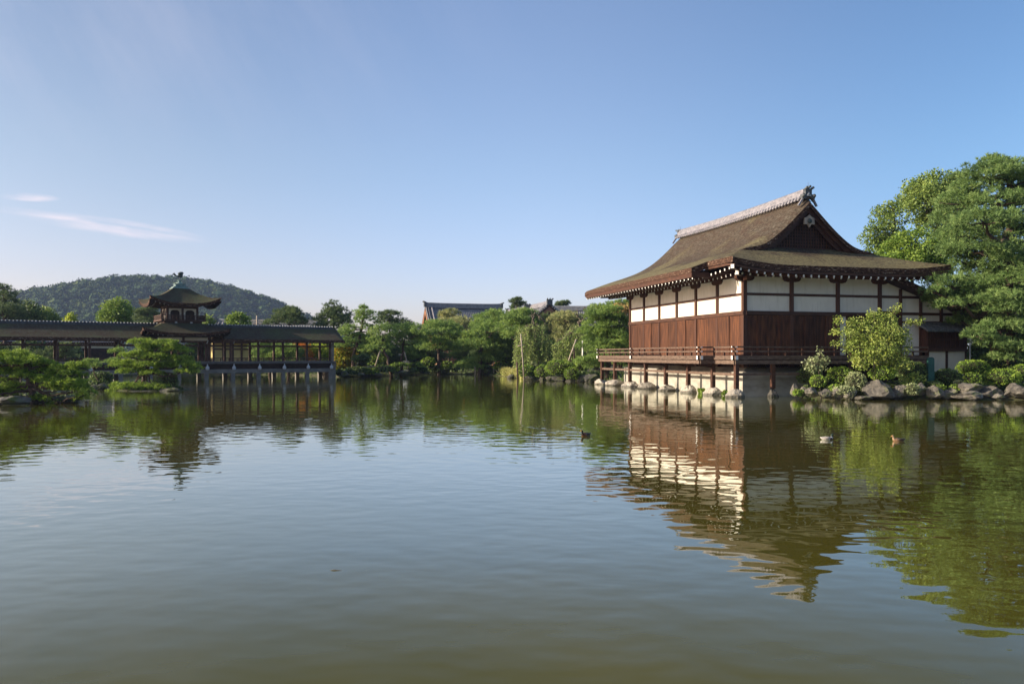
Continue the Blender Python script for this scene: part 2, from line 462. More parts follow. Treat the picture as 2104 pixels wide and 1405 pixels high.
# pond water: clear reflecting surface over murky olive water
def water_mat():
    m, nt, b = base_mat('pond_water')
    nt.nodes.remove(b)
    v = coords(nt, (1, 1, 1))
    c = ramp(nt, noise(nt, v, 0.11, 4), [(0.34, (0.056, 0.056, 0.010)), (0.52, (0.076, 0.070, 0.010)), (0.66, (0.090, 0.080, 0.012))])
    patch = noise(nt, v, 0.05, 2)
    amp = ramp(nt, patch, [(0.35, (0.4, 0.4, 0.4)), (0.65, (1, 1, 1))])
    def madd(a, k, c_):
        n = N(nt, 'ShaderNodeMath', operation='MULTIPLY_ADD')
        nt.links.new(a, n.inputs[0])
        n.inputs[1].default_value = k
        if isinstance(c_, float): n.inputs[2].default_value = c_
        else: nt.links.new(c_, n.inputs[2])
        return n.outputs[0]
    w1 = noise(nt, coords(nt, (0.75, 1.0, 1), rot=(0, 0, R(14))), 2.4, 1, 0.4)
    w2 = noise(nt, coords(nt, (0.6, 1.0, 1), rot=(0, 0, R(-9))), 4.6, 1, 0.5)
    w3 = noise(nt, coords(nt, (0.6, 1.0, 1), rot=(0, 0, R(20))), 0.5, 1, 0.4)
    s2 = N(nt, 'ShaderNodeMath', operation='MULTIPLY')
    nt.links.new(madd(w2, 0.13, w1), s2.inputs[0])
    nt.links.new(amp, s2.inputs[1])
    bn = N(nt, 'ShaderNodeBump')
    bn.inputs['Strength'].default_value = 1.0
    bn.inputs['Distance'].default_value = 0.0105
    nt.links.new(madd(w3, 0.6, s2.outputs[0]), bn.inputs['Height'])
    df = N(nt, 'ShaderNodeBsdfDiffuse')                  # light scattered back by the murky water
    nt.links.new(c, df.inputs['Color'])
    gl = N(nt, 'ShaderNodeBsdfGlossy')                   # the reflecting surface
    gl.inputs['Roughness'].default_value = 0.015
    gl.inputs['Color'].default_value = (0.97, 1.0, 0.97, 1)
    nt.links.new(bn.outputs[0], gl.inputs['Normal'])
    fr = N(nt, 'ShaderNodeFresnel')
    fr.inputs['IOR'].default_value = 1.333
    nt.links.new(bn.outputs[0], fr.inputs['Normal'])
    g_ = lambda a: (a, a, a)
    f2 = ramp(nt, fr.outputs[0], [(0.02, g_(.012)), (0.11, g_(.062)), (0.25, g_(.40)), (0.43, g_(.65)), (0.95, g_(1.0))])
    mx = N(nt, 'ShaderNodeMixShader')
    nt.links.new(f2, mx.inputs[0])
    nt.links.new(df.outputs[0], mx.inputs[1])
    nt.links.new(gl.outputs[0], mx.inputs[2])
    nt.links.new(mx.outputs[0], nt.nodes['Material Output'].inputs['Surface'])
    return m
M_water = water_mat()

def ground_mat():
    m, nt, b = base_mat('garden_ground')
    v = coords(nt)
    n1 = noise(nt, v, 0.5, 6)
    n2 = noise(nt, v, 7.0, 5)
    c = ramp(nt, n1, [(0.35, (0.05, 0.07, 0.018)), (0.5, (0.07, 0.08, 0.025)), (0.65, (0.12, 0.095, 0.055))])
    c = mixc(nt, 0.5, c, ramp(nt, n2, [(0.3, (0.3, 0.3, 0.3)), (0.7, (1, 1, 1))]), 'MULTIPLY')
    nt.links.new(c, b.inputs['Base Color'])
    b.inputs['Roughness'].default_value = 1.0
    bump(nt, n2, 0.8, 0.08, b)
    return m
M_ground = ground_mat()

def leaf_mat(name, stops, transl=0.3, nscale=0.7, rough=0.55):
    m, nt, b = base_mat(name)
    at = N(nt, 'ShaderNodeAttribute', attribute_name='tint')
    n = noise(nt, coords(nt), nscale, 3)
    ma = N(nt, 'ShaderNodeMath', operation='MULTIPLY_ADD')
    nt.links.new(n, ma.inputs[0])
    ma.inputs[1].default_value = 0.7
    ma2 = N(nt, 'ShaderNodeMath', operation='MULTIPLY_ADD')
    nt.links.new(at.outputs['Fac'], ma2.inputs[0])
    ma2.inputs[1].default_value = 0.55
    ma2.inputs[2].default_value = -0.12
    nt.links.new(ma2.outputs[0], ma.inputs[2])
    c = ramp(nt, ma.outputs[0], stops)
    nt.links.new(c, b.inputs['Base Color'])
    b.inputs['Roughness'].default_value = rough
    b.inputs['Specular IOR Level'].default_value = 0.25
    tr = N(nt, 'ShaderNodeBsdfTranslucent')
    hs = N(nt, 'ShaderNodeHueSaturation')
    hs.inputs['Hue'].default_value = 0.485
    hs.inputs['Value'].default_value = 1.35
    nt.links.new(c, hs.inputs['Color'])
    nt.links.new(hs.outputs[0], tr.inputs['Color'])
    mx = N(nt, 'ShaderNodeMixShader')
    mx.inputs[0].default_value = transl
    nt.links.new(b.outputs[0], mx.inputs[1])
    nt.links.new(tr.outputs[0], mx.inputs[2])
    nt.links.new(mx.outputs[0], nt.nodes['Material Output'].inputs['Surface'])
    return m
L_pine = leaf_mat('pine_needles', [(0.2, (0.095, 0.165, 0.044)), (0.5, (0.178, 0.290, 0.067)), (0.8, (0.313, 0.426, 0.110))])
L_bluepine = leaf_mat('blue_green_needles', [(0.2, (0.083, 0.144, 0.045)), (0.5, (0.163, 0.264, 0.077)), (0.8, (0.279, 0.383, 0.130))])
L_yellowpine = leaf_mat('yellow_green_needles', [(0.2, (0.076, 0.141, 0.020)), (0.5, (0.177, 0.283, 0.037)), (0.8, (0.317, 0.438, 0.071))])
L_palepine = leaf_mat('pale_needles', [(0.2, (0.180, 0.223, 0.089)), (0.5, (0.321, 0.354, 0.132)), (0.8, (0.503, 0.484, 0.230))])
L_darkpine = leaf_mat('dark_needles', [(0.2, (0.046, 0.086, 0.032)), (0.5, (0.093, 0.145, 0.052)), (0.8, (0.165, 0.222, 0.082))])
L_broad = leaf_mat('broad_leaves', [(0.2, (0.088, 0.150, 0.032)), (0.5, (0.177, 0.255, 0.056)), (0.8, (0.294, 0.376, 0.097))])
L_bright = leaf_mat('bright_leaves', [(0.2, (0.083, 0.154, 0.020)), (0.5, (0.157, 0.253, 0.033)), (0.8, (0.257, 0.351, 0.066))])
L_lime = leaf_mat('lime_leaves', [(0.2, (0.17, 0.25, 0.015)), (0.5, (0.28, 0.36, 0.025)), (0.8, (0.40, 0.46, 0.06))], 0.4)
L_azalea = leaf_mat('clipped_leaves', [(0.2, (0.084, 0.157, 0.022)), (0.5, (0.182, 0.285, 0.037)), (0.8, (0.321, 0.442, 0.070))], 0.25)
L_azdark = leaf_mat('dark_clipped_leaves', [(0.2, (0.046, 0.085, 0.023)), (0.5, (0.093, 0.147, 0.039)), (0.8, (0.171, 0.240, 0.070))], 0.2)
L_grey = leaf_mat('grey_green_leaves', [(0.2, (0.155, 0.202, 0.093)), (0.5, (0.279, 0.326, 0.155)), (0.8, (0.465, 0.512, 0.279))], 0.25)
L_olive = leaf_mat('weeping_leaves', [(0.2, (0.128, 0.192, 0.043)), (0.5, (0.257, 0.366, 0.093)), (0.75, (0.424, 0.522, 0.170)), (0.95, (0.432, 0.487, 0.152))], 0.3)
L_autumn = leaf_mat('autumn_leaves', [(0.25, (0.120, 0.200, 0.015)), (0.5, (0.255, 0.270, 0.020)), (0.78, (0.345, 0.200, 0.020))], 0.4)
L_orange = leaf_mat('orange_leaves', [(0.25, (0.35, 0.20, 0.02)), (0.5, (0.48, 0.20, 0.025)), (0.8, (0.55, 0.17, 0.03))], 0.4)
L_shrubtree = leaf_mat('sunlit_young_leaves', [(0.15, (0.124, 0.193, 0.033)), (0.5, (0.248, 0.328, 0.067)), (0.78, (0.392, 0.452, 0.135)), (0.97, (0.414, 0.429, 0.057))], 0.3, 1.6)
L_brown = leaf_mat('brown_tinted_leaves', [(0.2, (0.217, 0.217, 0.062)), (0.5, (0.388, 0.295, 0.093)), (0.8, (0.512, 0.341, 0.139))], 0.3)
L_grass = leaf_mat('grass_blades', [(0.2, (0.217, 0.248, 0.054)), (0.5, (0.388, 0.388, 0.124)), (0.8, (0.558, 0.512, 0.217))], 0.3)
L_forest = leaf_mat('hill_foliage', [(0.2, (0.021, 0.048, 0.017)), (0.5, (0.041, 0.083, 0.023)), (0.8, (0.098, 0.135, 0.030))], 0.0, 0.02, 0.9)

# ------------------------------------------------------------------ house frame (needed for the shoreline)
HC = np.array([(1529 - CX) / F * 49.0, 49.0])
hd1 = np.array([-432.0, 1636.0]); hd1 /= np.linalg.norm(hd1)
hd2 = np.array([hd1[1], -hd1[0]])
H_ROT = math.atan2(hd2[1], hd2[0])
def hw(x, y):
    p = HC + hd2 * x + hd1 * y
    return (float(p[0]), float(p[1]))

# ------------------------------------------------------------------ ground, pond, hill, haze
POND = [(90, 44), (45, 43.5), (33, 44.6), (27.6, 44.6), (23.5, 45.0), (20.5, 45.6), (18.0, 46.9), (17.6, 48.2), hw(3.2, 1.5), hw(2.2, 3), hw(2.2, 18.0),
        hw(0.5, 19.5), (9.4, 74.5), (6.9, 76), (5.1, 77), (3.1, 81), (1.27, 83.5), (-0.4, 90), (-1.3, 95), (-3.5, 101), (-7.2, 105), (-12.2, 101), (-16.4, 93.5),
        (-19.6, 91.5), (-23.5, 97), (-33, 103), (-48, 101), (-62, 94), (-74, 80), (-64, 62), (-50, 52), (-60, 40), (-60, -25), (90, -25)]
ISL = [(-33.4, 43.6, 10.4, 3.4), (-26.0, 57.4, 2.9, 1.8), (-31.5, 60.6, 2.2, 2.0)]
PA = np.array(POND)
def shore(x, y):
    """signed distance: positive on land"""
    x = np.asarray(x, float); y = np.asarray(y, float)
    d = np.full(x.shape, 1e9)
    ins = np.zeros(x.shape, bool)
    for i in range(len(PA)):
        a, b = PA[i], PA[(i + 1) % len(PA)]
        e = b - a
        t = np.clip(((x - a[0]) * e[0] + (y - a[1]) * e[1]) / (e @ e), 0, 1)
        d = np.minimum(d, np.hypot(x - a[0] - t * e[0], y - a[1] - t * e[1]))
        c = ((a[1] > y) != (b[1] > y)) & (x < (b[0] - a[0]) * (y - a[1]) / (b[1] - a[1] + 1e-12) + a[0])
        ins ^= c
    sd_ = np.where(ins, -d, d)
    for cx, cy, rx, ry in ISL:
        q = np.hypot((x - cx) / rx, (y - cy) / ry)
        sd_ = np.maximum(sd_, (1 - q) * min(rx, ry))
    return sd_
def gh(x, y):
    s = shore(x, y)
    up = np.clip(s / 1.6, 0, 1); up = up * up * (3 - 2 * up)
    z = np.where(s > 0, 0.02 + 0.42 * up + 0.38 * np.clip((s - 1.2) / 6, 0, 1), np.maximum(-1.2, s * 0.6))
    return z
def gz(x, y): return float(gh(np.array([x]), np.array([y]))[0])

def axis(lo, hi, step, far):
    a = list(np.arange(lo, hi + 1e-6, step))
    s, g = step, [hi]
    while g[-1] < far:
        s *= 1.35; g.append(g[-1] + s)
    s, l = step, [lo]
    while l[-1] > -far:
        s *= 1.35; l.append(l[-1] - s)
    return np.array(l[:0:-1] + a + g[1:])
gx = axis(-78, 60, 0.85, 1000); gy = axis(26, 125, 0.85, 1000)
gx = np.clip(gx, -1040, 1040); gy = np.clip(gy, -90, 1040)
GX, GY = np.meshgrid(gx, gy, indexing='ij')
GZ = gh(GX, GY)
GZ = GZ + np.where(GZ > 0.3, 0.05 * np.sin(GX * 1.3 + np.cos(GY * 0.9)) * np.cos(GY * 1.1), 0)
def grid_mesh(name, X, Y, Z, mat, smooth=True):
    nx, ny = X.shape
    v = np.stack([X, Y, Z], -1).reshape(-1, 3)
    i, j = np.meshgrid(np.arange(nx - 1), np.arange(ny - 1), indexing='ij')
    a = (i * ny + j).ravel()
    f = np.stack([a, a + ny, a + ny + 1, a + 1], -1)
    return np_mesh(name, v, f, mat, smooth=smooth)
def np_mesh(name, v, f, mats, parent=None, tint=None, smooth=False, mi=None):
    """f: (n,4) or (n,3) faces"""
    me = bpy.data.meshes.new(name)
    k = f.shape[1]
    me.vertices.add(len(v)); me.loops.add(f.size); me.polygons.add(len(f))
    me.vertices.foreach_set('co', np.ascontiguousarray(v, np.float32).ravel())
    me.loops.foreach_set('vertex_index', np.ascontiguousarray(f, np.int32).ravel())
    me.polygons.foreach_set('loop_start', np.arange(0, f.size, k, dtype=np.int32))
    me.polygons.foreach_set('loop_total', np.full(len(f), k, np.int32))
    for m in (mats if isinstance(mats, (list, tuple)) else [mats]): me.materials.append(m)
    if mi is not None: me.polygons.foreach_set('material_index', mi.astype(np.int32))
    me.polygons.foreach_set('use_smooth', np.full(len(f), smooth, bool))
    if tint is not None:
        a = me.attributes.new('tint', 'FLOAT', 'FACE')
        a.data.foreach_set('value', tint.astype(np.float32))
    me.update(calc_edges=True)
    o = bpy.data.objects.new(name, me)
    COL.objects.link(o)
    o.parent = parent
    return o
g = grid_mesh('ground', GX, GY, GZ, M_ground)
tag(g, kind='structure')
w_ = MB().add([(-400, -40, 0), (400, -40, 0), (400, 180, 0), (-400, 180, 0)], [(0, 1, 2, 3)]).build('pond_water', M_water)
tag(w_, kind='structure')

# the wooded hill about 900 m away
HP = np.array([(-700, 720), (-450, 690), (-200, 655), (-60, 632), (45, 612), (110, 598), (180, 588), (225, 579), (270, 572), (330, 570), (380, 573), (430, 580), (470, 587), (510, 598), (560, 616), (600, 634), (650, 658), (700, 682), (760, 705), (850, 724), (1000, 730)], float)
HD = 900.0
def hill_z(x, y):
    p = x / HD * F + CX
    top = (HZ - np.interp(p, HP[:, 0], HP[:, 1])) / F * HD + EYE - 4.0
    t = np.clip((y - 520) / (HD - 520), 0, 1)
    t2 = np.clip((1025 - y) / (1025 - HD), 0, 1)
    s = np.minimum(t * t * (3 - 2 * t), t2 * t2 * (3 - 2 * t2))
    rid = 1 + 0.10 * np.sin(x * 0.035 + y * 0.012) * (1 - s) + 0.06 * np.sin(x * 0.08 - y * 0.02) * (1 - s)
    return top * s * rid
hx = np.linspace(-1000, 20, 120); hy = np.linspace(500, 1030, 60)
X_, Y_ = np.meshgrid(hx, hy, indexing='ij')
M_hill = simple('hill_soil', [(0.3, (0.03, 0.045, 0.018)), (0.7, (0.06, 0.08, 0.03))], 0.05, (1, 1, 1), 1.0, None)
tag(grid_mesh('hill', X_, Y_, hill_z(X_, Y_) - 1.5, M_hill), kind='structure')

def ico(sub):
    import bmesh
    bm = bmesh.new()
    bmesh.ops.create_icosphere(bm, subdivisions=sub, radius=1)
    v = np.array([p.co[:] for p in bm.verts]); f = np.array([[q.index for q in p.verts] for p in bm.faces])
    bm.free()
    return v, f
ICO1, ICO2, ICO3, ICO4 = ico(1), ico(2), ico(3), ico(4)
def hill_forest():
    n = 9500
    x = rng.uniform(-760, -150, n); y = rng.uniform(560, 960, n)
    z = hill_z(x, y)
    k = z > 1.5
    x, y, z = x[k], y[k], z[k]
    r = 3.3 * np.exp(.38 * rng.standard_normal(len(x))).clip(.5, 2.2)
    V, Fc = ICO1
    nv = len(V)
    dirn = rng.normal(size=(len(x), nv))
    s = 1 + 0.22 * dirn.clip(-1.5, 1.5)
    P = V[None] * s[..., None] * r[:, None, None] * np.array([1, 1, 0.85])
    P = P * .80 + np.stack([x, y, z + r * 0.2], -1)[:, None]
    f = (Fc[None] + (np.arange(len(x)) * nv)[:, None, None]).reshape(-1, 3)
    t = np.repeat(rng.random(len(x)), len(Fc))
    o = np_mesh('hill_forest', P.reshape(-1, 3), f, L_forest, tint=t, smooth=True)
    k2 = y < 915
    c = np.stack([x, y, z + r * .2], -1)[k2]; rr_ = r[k2]
    m = 60
    d = dome(len(c) * m, -.2)
    Pl = np.repeat(c, m, 0) + d * np.repeat(rr_, m)[:, None] * rng.uniform(.85, 1.15, (len(d), 1)) * np.array([1, 1, .85])
    lv = Leaves()
    lv.leaves(Pl, d, 1.5, 1.3, tint=np.repeat(t.reshape(len(x), -1)[k2, 0], m), wid=.45)
    v0 = np.concatenate(lv.v); f0 = np.concatenate(lv.f)
    bpy.data.objects.remove(o)
    core = P.reshape(-1, 3)
    mid = (core[f[:, 0]] + core[f[:, 2]]) / 2
    fq = np.stack([f[:, 0], f[:, 1], f[:, 2], len(core) + np.arange(len(f))], -1) + len(v0)
    o = np_mesh('hill_forest', np.concatenate([v0, core, mid]), np.concatenate([f0, fq]), L_forest, tint=np.concatenate([np.concatenate(lv.t), t]))
    tag(o, 'dense green forest covering the whole distant hill behind the bridge tower', 'forest', kind='stuff')

HAZE_DENSITY = 0.00015
hb = MB().box(-1060, 1060, -110, 1050, -2.5, 125).build('haze', base_mat('tmp')[0])
hm = bpy.data.materials.new('haze_air'); hm.use_nodes = True
hn = hm.node_tree
hn.nodes.remove(hn.nodes['Principled BSDF'])
pv = N(hn, 'ShaderNodeVolumePrincipled')
pv.inputs['Color'].default_value = (0.48, 0.62, 1.0, 1)
pv.inputs['Density'].default_value = HAZE_DENSITY
pv.inputs['Anisotropy'].default_value = 0.2
hn.links.new(pv.outputs[0], hn.nodes['Material Output'].inputs['Volume'])
hb.data.materials[0] = hm
tag(hb, 'thin bluish haze in the air between the pond and the hill', 'haze', kind='stuff')

# ------------------------------------------------------------------ the waterside hall
house = thing('waterside_hall', 'large wooden hall with white plaster panels and curved bark roof standing over the pond', 'hall', (*HC, 0), H_ROT)
PY = [0, 3.14, 6.07, 8.96, 11.87, 14.67, 17.41]          # posts of the long side
PXG = [0, 3.28, 6.63, 9.77]                              # posts of the gable side
PXE = [11.36, 12.93, 14.55, 16.08]                       # posts of the lean-to
FL, SH0, SH1, PB, MB0, MB1, WT = 2.40, 2.50, 4.98, 5.24, 6.20, 6.36, 7.36
RXC = 5.8
_cf = np.polyfit([0, .35, .9, 2, 3.1, 4.8, 5.4, 7, 7.7, 8.8, 9.6], [12.85, 12.5, 12.0, 10.96, 10.16, 9.33, 9.1, 8.58, 8.33, 7.93, 7.70], 5)
def zmain(x): return float(np.polyval(_cf, abs(x - RXC)))
def sm(a, b, t):
    t = min(1, max(0, (t - a) / (b - a))); return t * t * (3 - 2 * t)
def lift(x, y):
    dl = max(0.0, 1 - abs(x + 1.9) / 4.2); dr = max(0.0, 1 - abs(x - 13.6) / 4.2)
    return (0.40 * dl ** 2 + 0.36 * dr ** 2) * max(0.0, 1 - (y + 1.9) / 4.0)
def zskirt(x, y):
    t = y + 1.9
    return 7.9 + 0.33 * t + 0.014 * t * t + lift(x, y)
def zB(x, y): return min(zmain(x), zskirt(x, y)) + 0.0
def zA(x, y):
    k = sm(1.0, 2.6, x) * sm(10.6, 9.0, x)
    dr = 0.34 * (max(0, 2.5 - y) / 0.9) ** 2
    kf = 0.15 * max(0, (y - 19.6) / 0.7) ** 2
    return zmain(x) - dr * k - kf
xs = sorted(set(np.round(np.concatenate([np.linspace(-3.0, -1.9, 5), np.linspace(-1.9, 5.8, 32), np.linspace(5.8, 13.6, 32)]), 4)))
ys = sorted(set(np.round(np.concatenate([[1.1, 1.35], np.linspace(1.6, 2.6, 7), np.linspace(2.6, 19.6, 24), np.linspace(19.6, 20.3, 4)]), 4)))
roof = MB().slab(xs, ys, zA, lambda x, y: (y > 1.6) if x > -1.9 else True, 0.31)
ys2 = np.linspace(-1.9, 2.6, 26)
ys2 = sorted(set(np.round(np.append(ys2, 1.6), 4)))
xs2 = np.round(np.linspace(-1.9, 13.6, 90), 4)
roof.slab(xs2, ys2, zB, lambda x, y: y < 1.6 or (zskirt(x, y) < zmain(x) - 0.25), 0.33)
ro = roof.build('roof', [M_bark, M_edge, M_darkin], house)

# tiled ridge with its end ornaments
rb = MB()
RZ = 12.80
def rl(y): return 0.14 * (abs(y - 10.9) / 9) ** 2
yy = np.linspace(1.95, 20.0, 30)
for a, b in zip(yy[:-1], yy[1:]):
    za, zb = RZ + rl(a), RZ + rl(b)
    for w, z0, z1 in ((0.42, -0.12, 0.06), (0.34, 0.06, 0.15), (0.30, 0.15, 0.24), (0.26, 0.24, 0.33), (0.19, 0.33, 0.43)):
        rb.add([(RXC - w, a, za + z0), (RXC + w, a, za + z0), (RXC + w, b, zb + z0), (RXC - w, b, zb + z0),
                (RXC - w * .97, a, za + z1), (RXC + w * .97, a, za + z1), (RXC + w * .97, b, zb + z1), (RXC - w * .97, b, zb + z1)],
               [(0, 3, 2, 1), (4, 5, 6, 7), (0, 1, 5, 4), (1, 2, 6, 5), (2, 3, 7, 6), (3, 0, 4, 7)], 0)
rb.tube([(RXC, y, RZ + 0.47 + rl(y)) for y in yy], 0.11, 8)
for y in np.arange(2.1, 19.9, 0.36):                      # row of eave tiles along the foot of the ridge
    for s in (-1, 1):
        rb.tube([(RXC + s * 0.36, y, RZ - 0.02 + rl(y)), (RXC + s * 0.60, y, RZ - 0.27 + rl(y))], 0.085, 6)
rdg = rb.build('ridge', [M_ridge], house)
def ornament(y0, s):
    m = MB()
    K = .70
    poly = [(-.62, -.42), (-.70, -.15), (-.52, .02), (-.34, .05), (-.34, .52), (-.22, .62), (.22, .62), (.34, .52), (.34, .05), (.52, .02), (.70, -.15), (.62, -.42), (.2, -.15), (0, -.05), (-.2, -.15)]
    m.prism([(RXC + x, RZ + 0.22 + z) for x, z in poly], y0 - 0.16, y0 + 0.12, 0)
    for x in (-.55, .55):
        m.tube([(RXC + x, y0 - .26, RZ + .18), (RXC + x, y0 + .16, RZ + .18)], 0.17, 12)
        m.tube([(RXC + x, y0 - .30, RZ + .18), (RXC + x, y0 - .25, RZ + .18)], 0.08, 10)
    for x, z in ((-.3, .86), (0, .95), (.3, .86)):
        m.tube([(RXC + x, y0 + s * .18, RZ + z - .12), (RXC + x * 1.1, y0 - s * .42, RZ + z + .06)], [.1, .115], 10)
    m.prism([(RXC - .24, RZ + .14), (RXC + .24, RZ + .14), (RXC, RZ + .5)], y0 - s * .2, y0 - s * .162, 1)
    m.tube([(RXC, y0 - s * .24, RZ + .26), (RXC, y0 - s * .19, RZ + .26)], .075, 10)
    m.tube([(RXC + .03, y0, RZ + 1.0), (RXC + .05, y0, RZ + 1.45)], [.02, .012], 5)
    for sx in (-1, 1):                                     # feet running down the verge
        m.bar((RXC + sx * .55, y0, RZ - .10), (RXC + sx * 0.98, y0 + .04, RZ - .75), .2, .16, 2)
    m.v = [(RXC + (a - RXC) * K, y0 + (b_ - y0) * K, RZ + .10 + (c - RZ - .10) * K) for a, b_, c in m.v]
    m.build('ridge_ornament', [M_oni, M_metal, M_ridge], house)
ornament(1.86, 1)
ornament(20.1, -1)

# gable: bargeboards, pendant, lattice wall
bb = MB()
for off, th, y0, y1 in ((0.40, 0.34, 1.80, 1.98), (0.62, 0.42, 2.02, 2.16)):
    for s in (-1, 1):
        dd = np.linspace(0.0, 4.75 if off < .5 else 4.3, 22)
        pr = [(RXC + s * d, zA(RXC + s * d, 1.9) - off) for d in dd]
        lo = [(x, z - th - (0.10 if i < 3 else 0)) for i, (x, z) in enumerate(pr)]
        n = len(pr)
        vs = [(x, y0, z) for x, z in pr] + [(x, y0, z) for x, z in lo] + [(x, y1, z) for x, z in pr] + [(x, y1, z) for x, z in lo]
        fs = []
        for i in range(n - 1):
            fs += [(i, i + 1, n + i + 1, n + i), (2 * n + i, 3 * n + i, 3 * n + i + 1, 2 * n + i + 1),
                   (n + i, n + i + 1, 3 * n + i + 1, 3 * n + i), (i, 2 * n + i, 2 * n + i + 1, i + 1)]
        bb.add(vs, fs)
bb.build('bargeboard', [M_beam], house)
pd = MB()
pc = [(0, .42), (-.14, .28), (-.36, .2), (-.38, -.22), (-.14, -.2), (0, -.42), (.14, -.2), (.38, -.22), (.36, .2), (.14, .28)]
pd.prism([(RXC + x, 11.28 + z) for x, z in pc], 1.66, 1.78, 0)
pd.lathe([(.17, 0), (.15, .06), (.06, .11)], (0, 0, 0), 12, 1)
k0 = len(pd.v) - 36
for i in range(k0, len(pd.v)):
    x, y, z = pd.v[i]
    pd.v[i] = (RXC + x, 1.66 - z, 11.28 + y)
pd.build('gable_pendant', [M_pole, M_darkbronze], house)
gw = MB()
gp = [(RXC + s, zA(RXC + s, 2.6) - 0.5) for s in np.linspace(-4.6, 4.6, 31)]
gw.prism([(RXC + 4.6, 9.2), (RXC - 4.6, 9.2)] + gp, 2.42, 2.55, 0)
for x in np.arange(RXC - 4.0, RXC + 4.01, 0.20):
    zt = zA(x, 2.6) - 0.62
    if zt > 9.5: gw.box(x - .025, x + .025, 2.36, 2.42, 9.35, zt, 1)
for z in np.arange(9.6, 12, 0.22):
    hw_ = np.interp(z, [9.4, 9.8, 10.6, 11.5, 12.2], [3.9, 3.0, 2.0, 1.05, .3])
    gw.box(RXC - hw_, RXC + hw_, 2.375, 2.417, z - .022, z + .022, 1)
gw.box(RXC - 4.4, RXC + 4.4, 2.30, 2.42, 9.24, 9.42, 1)
gw.build('gable_lattice', [M_darkin, M_wood], house)

# eave boards and rafters with white-painted ends
eb = MB()
eb.slab(np.linspace(-2.96, -.05, 12), np.linspace(1.14, 20.2, 12), lambda x, y: zmain(x) - .30 - (.15 * max(0, (y - 19.6) / .7) ** 2), lambda x, y: True, .13, 0, 0, 0)
eb.box(-2.95, -2.78, 1.18, 20.1, 7.34, zmain(-2.86) - .36, 0)           # long-side eave board
for a, b in zip(np.linspace(-1.75, 13.4, 26)[:-1], np.linspace(-1.75, 13.4, 26)[1:]):
    eb.bar((a, -1.78, zB(a, -1.8) - .46), (b, -1.78, zB(b, -1.8) - .46), .16, .13)
for a, b in zip(np.linspace(-1.75, 1.05, 6)[:-1], np.linspace(-1.75, 1.05, 6)[1:]):
    eb.bar((-1.78, a, zB(-1.8, a) - .46), (-1.78, b, zB(-1.8, b) - .46), .16, .13)
eb.box(-2.9, -1.75, 1.16, 1.30, 7.34, 7.66, 0)
for y in np.arange(1.5, 20, 3.0): eb.bar((-2.2, y, 7.66), (.6, y, 8.4), .5, .04)
eb.build('eave_board', [M_beam], house)
def rafter(name, p0, p1):
    m = MB().bar((0, 0, 0), tuple(np.array(p1) - np.array(p0)), .11, .13, 0, e0=1)
    o = m.build(name, [M_wood, M_tip], house)
    o.location = p0
    return o
r0 = None
for y in np.arange(1.25, 20.2, .54):
    p = (-2.86, y, 7.29)
    r0 = rafter('outer_rafter', p, (-1.2, y, 7.62)) if r0 is None else dup(r0, house, p)
r1 = r2 = None
for y in np.arange(-1.35, 20.2, .54):
    lf = lift(-1.9, y) * 0.8
    p = (-1.80, y, 7.40 + lf)
    r1 = rafter('flying_rafter', p, (-.2, y, 7.74)) if r1 is None else dup(r1, house, p)
    if y > -.9:
        p = (-1.08, y, 7.30 + lf * .5)
        r2 = rafter('base_rafter', p, (.2, y, 7.58)) if r2 is None else dup(r2, house, p)
g1 = g2 = None
for x in np.arange(-1.3, 13.3, .53):
    p = (x, -1.80, zB(x, -1.85) - .62)
    g1 = rafter('flying_rafter', p, (x, -.2, p[2] + .34)) if g1 is None else dup(g1, house, p)
    if x > -.8 and x < 13:
        p = (x, -1.08, 7.30 + lift(x, -1.5) * .6)
        g2 = rafter('base_rafter', p, (x, .2, p[2] + .28)) if g2 is None else dup(g2, house, p)
for (a, b, w) in (((-1.95, -1.95, 7.72), (0, 0, 7.7), .2), ((-1.2, -1.2, 7.45), (0.2, 0.2, 7.45), .19)):
    MB().bar(a, b, w, .24, 0, e0=1).build('hip_rafter', [M_wood, M_tip], house)

# walls
pst = MB().box(-.13, .13, -.13, .13, 0, 1).build('post', [M_wood], house, .01)
def post(x, y, z0, z1, first=[True]):
    o = pst if first[0] else dup(pst, house)
    first[0] = False
    o.location = (x, y, z0); o.scale = (1, 1, z1 - z0)
    return o
for y in PY: post(0, y, 1.75, 7.45)
for x in PXG[1:]: post(x, 0, 1.75, 7.5)
br = MB()
br.prism([(-.62, .12), (.62, .12), (.62, -.04), (.5, -.16), (.3, -.2), (-.3, -.2), (-.5, -.16), (-.62, -.04)], -.15, .15)
bo = br.build('bracket', [M_wood], house, .01)
fb = True
for x in PXG:
    o = bo if fb else dup(bo, house)
    fb = False
    o.location = (x, -.02, WT - .08)
for y in PY:
    o = dup(bo, house, (-.02, y, WT - .08)); o.rotation_euler = (0, 0, R(90))
def beam(x0, x1, y0, y1, z0, z1): return MB().box(x0, x1, y0, y1, z0, z1).build('beam', [M_beam], house, .008)
beam(-.10, .10, -.05, 17.6, WT, WT + .24)                  # wall plate
beam(.1, 9.9, -.10, .10, WT + .002, WT + .238)
beam(-.17, .06, -.12, 17.6, SH1 + .01, PB)                 # lintel rail
beam(.062, 9.9, -.17, .06, SH1 + .012, PB - .002)
for a, b in zip(PY[:-1], PY[1:]):
    beam(-.07, .07, a + .13, b - .13, MB0, MB1)
    for z0, z1 in ((PB, MB0), (MB1, WT)):
        MB().box(-.03, .03, a + .13, b - .13, z0, z1).build('plaster_panel', [M_white], house)
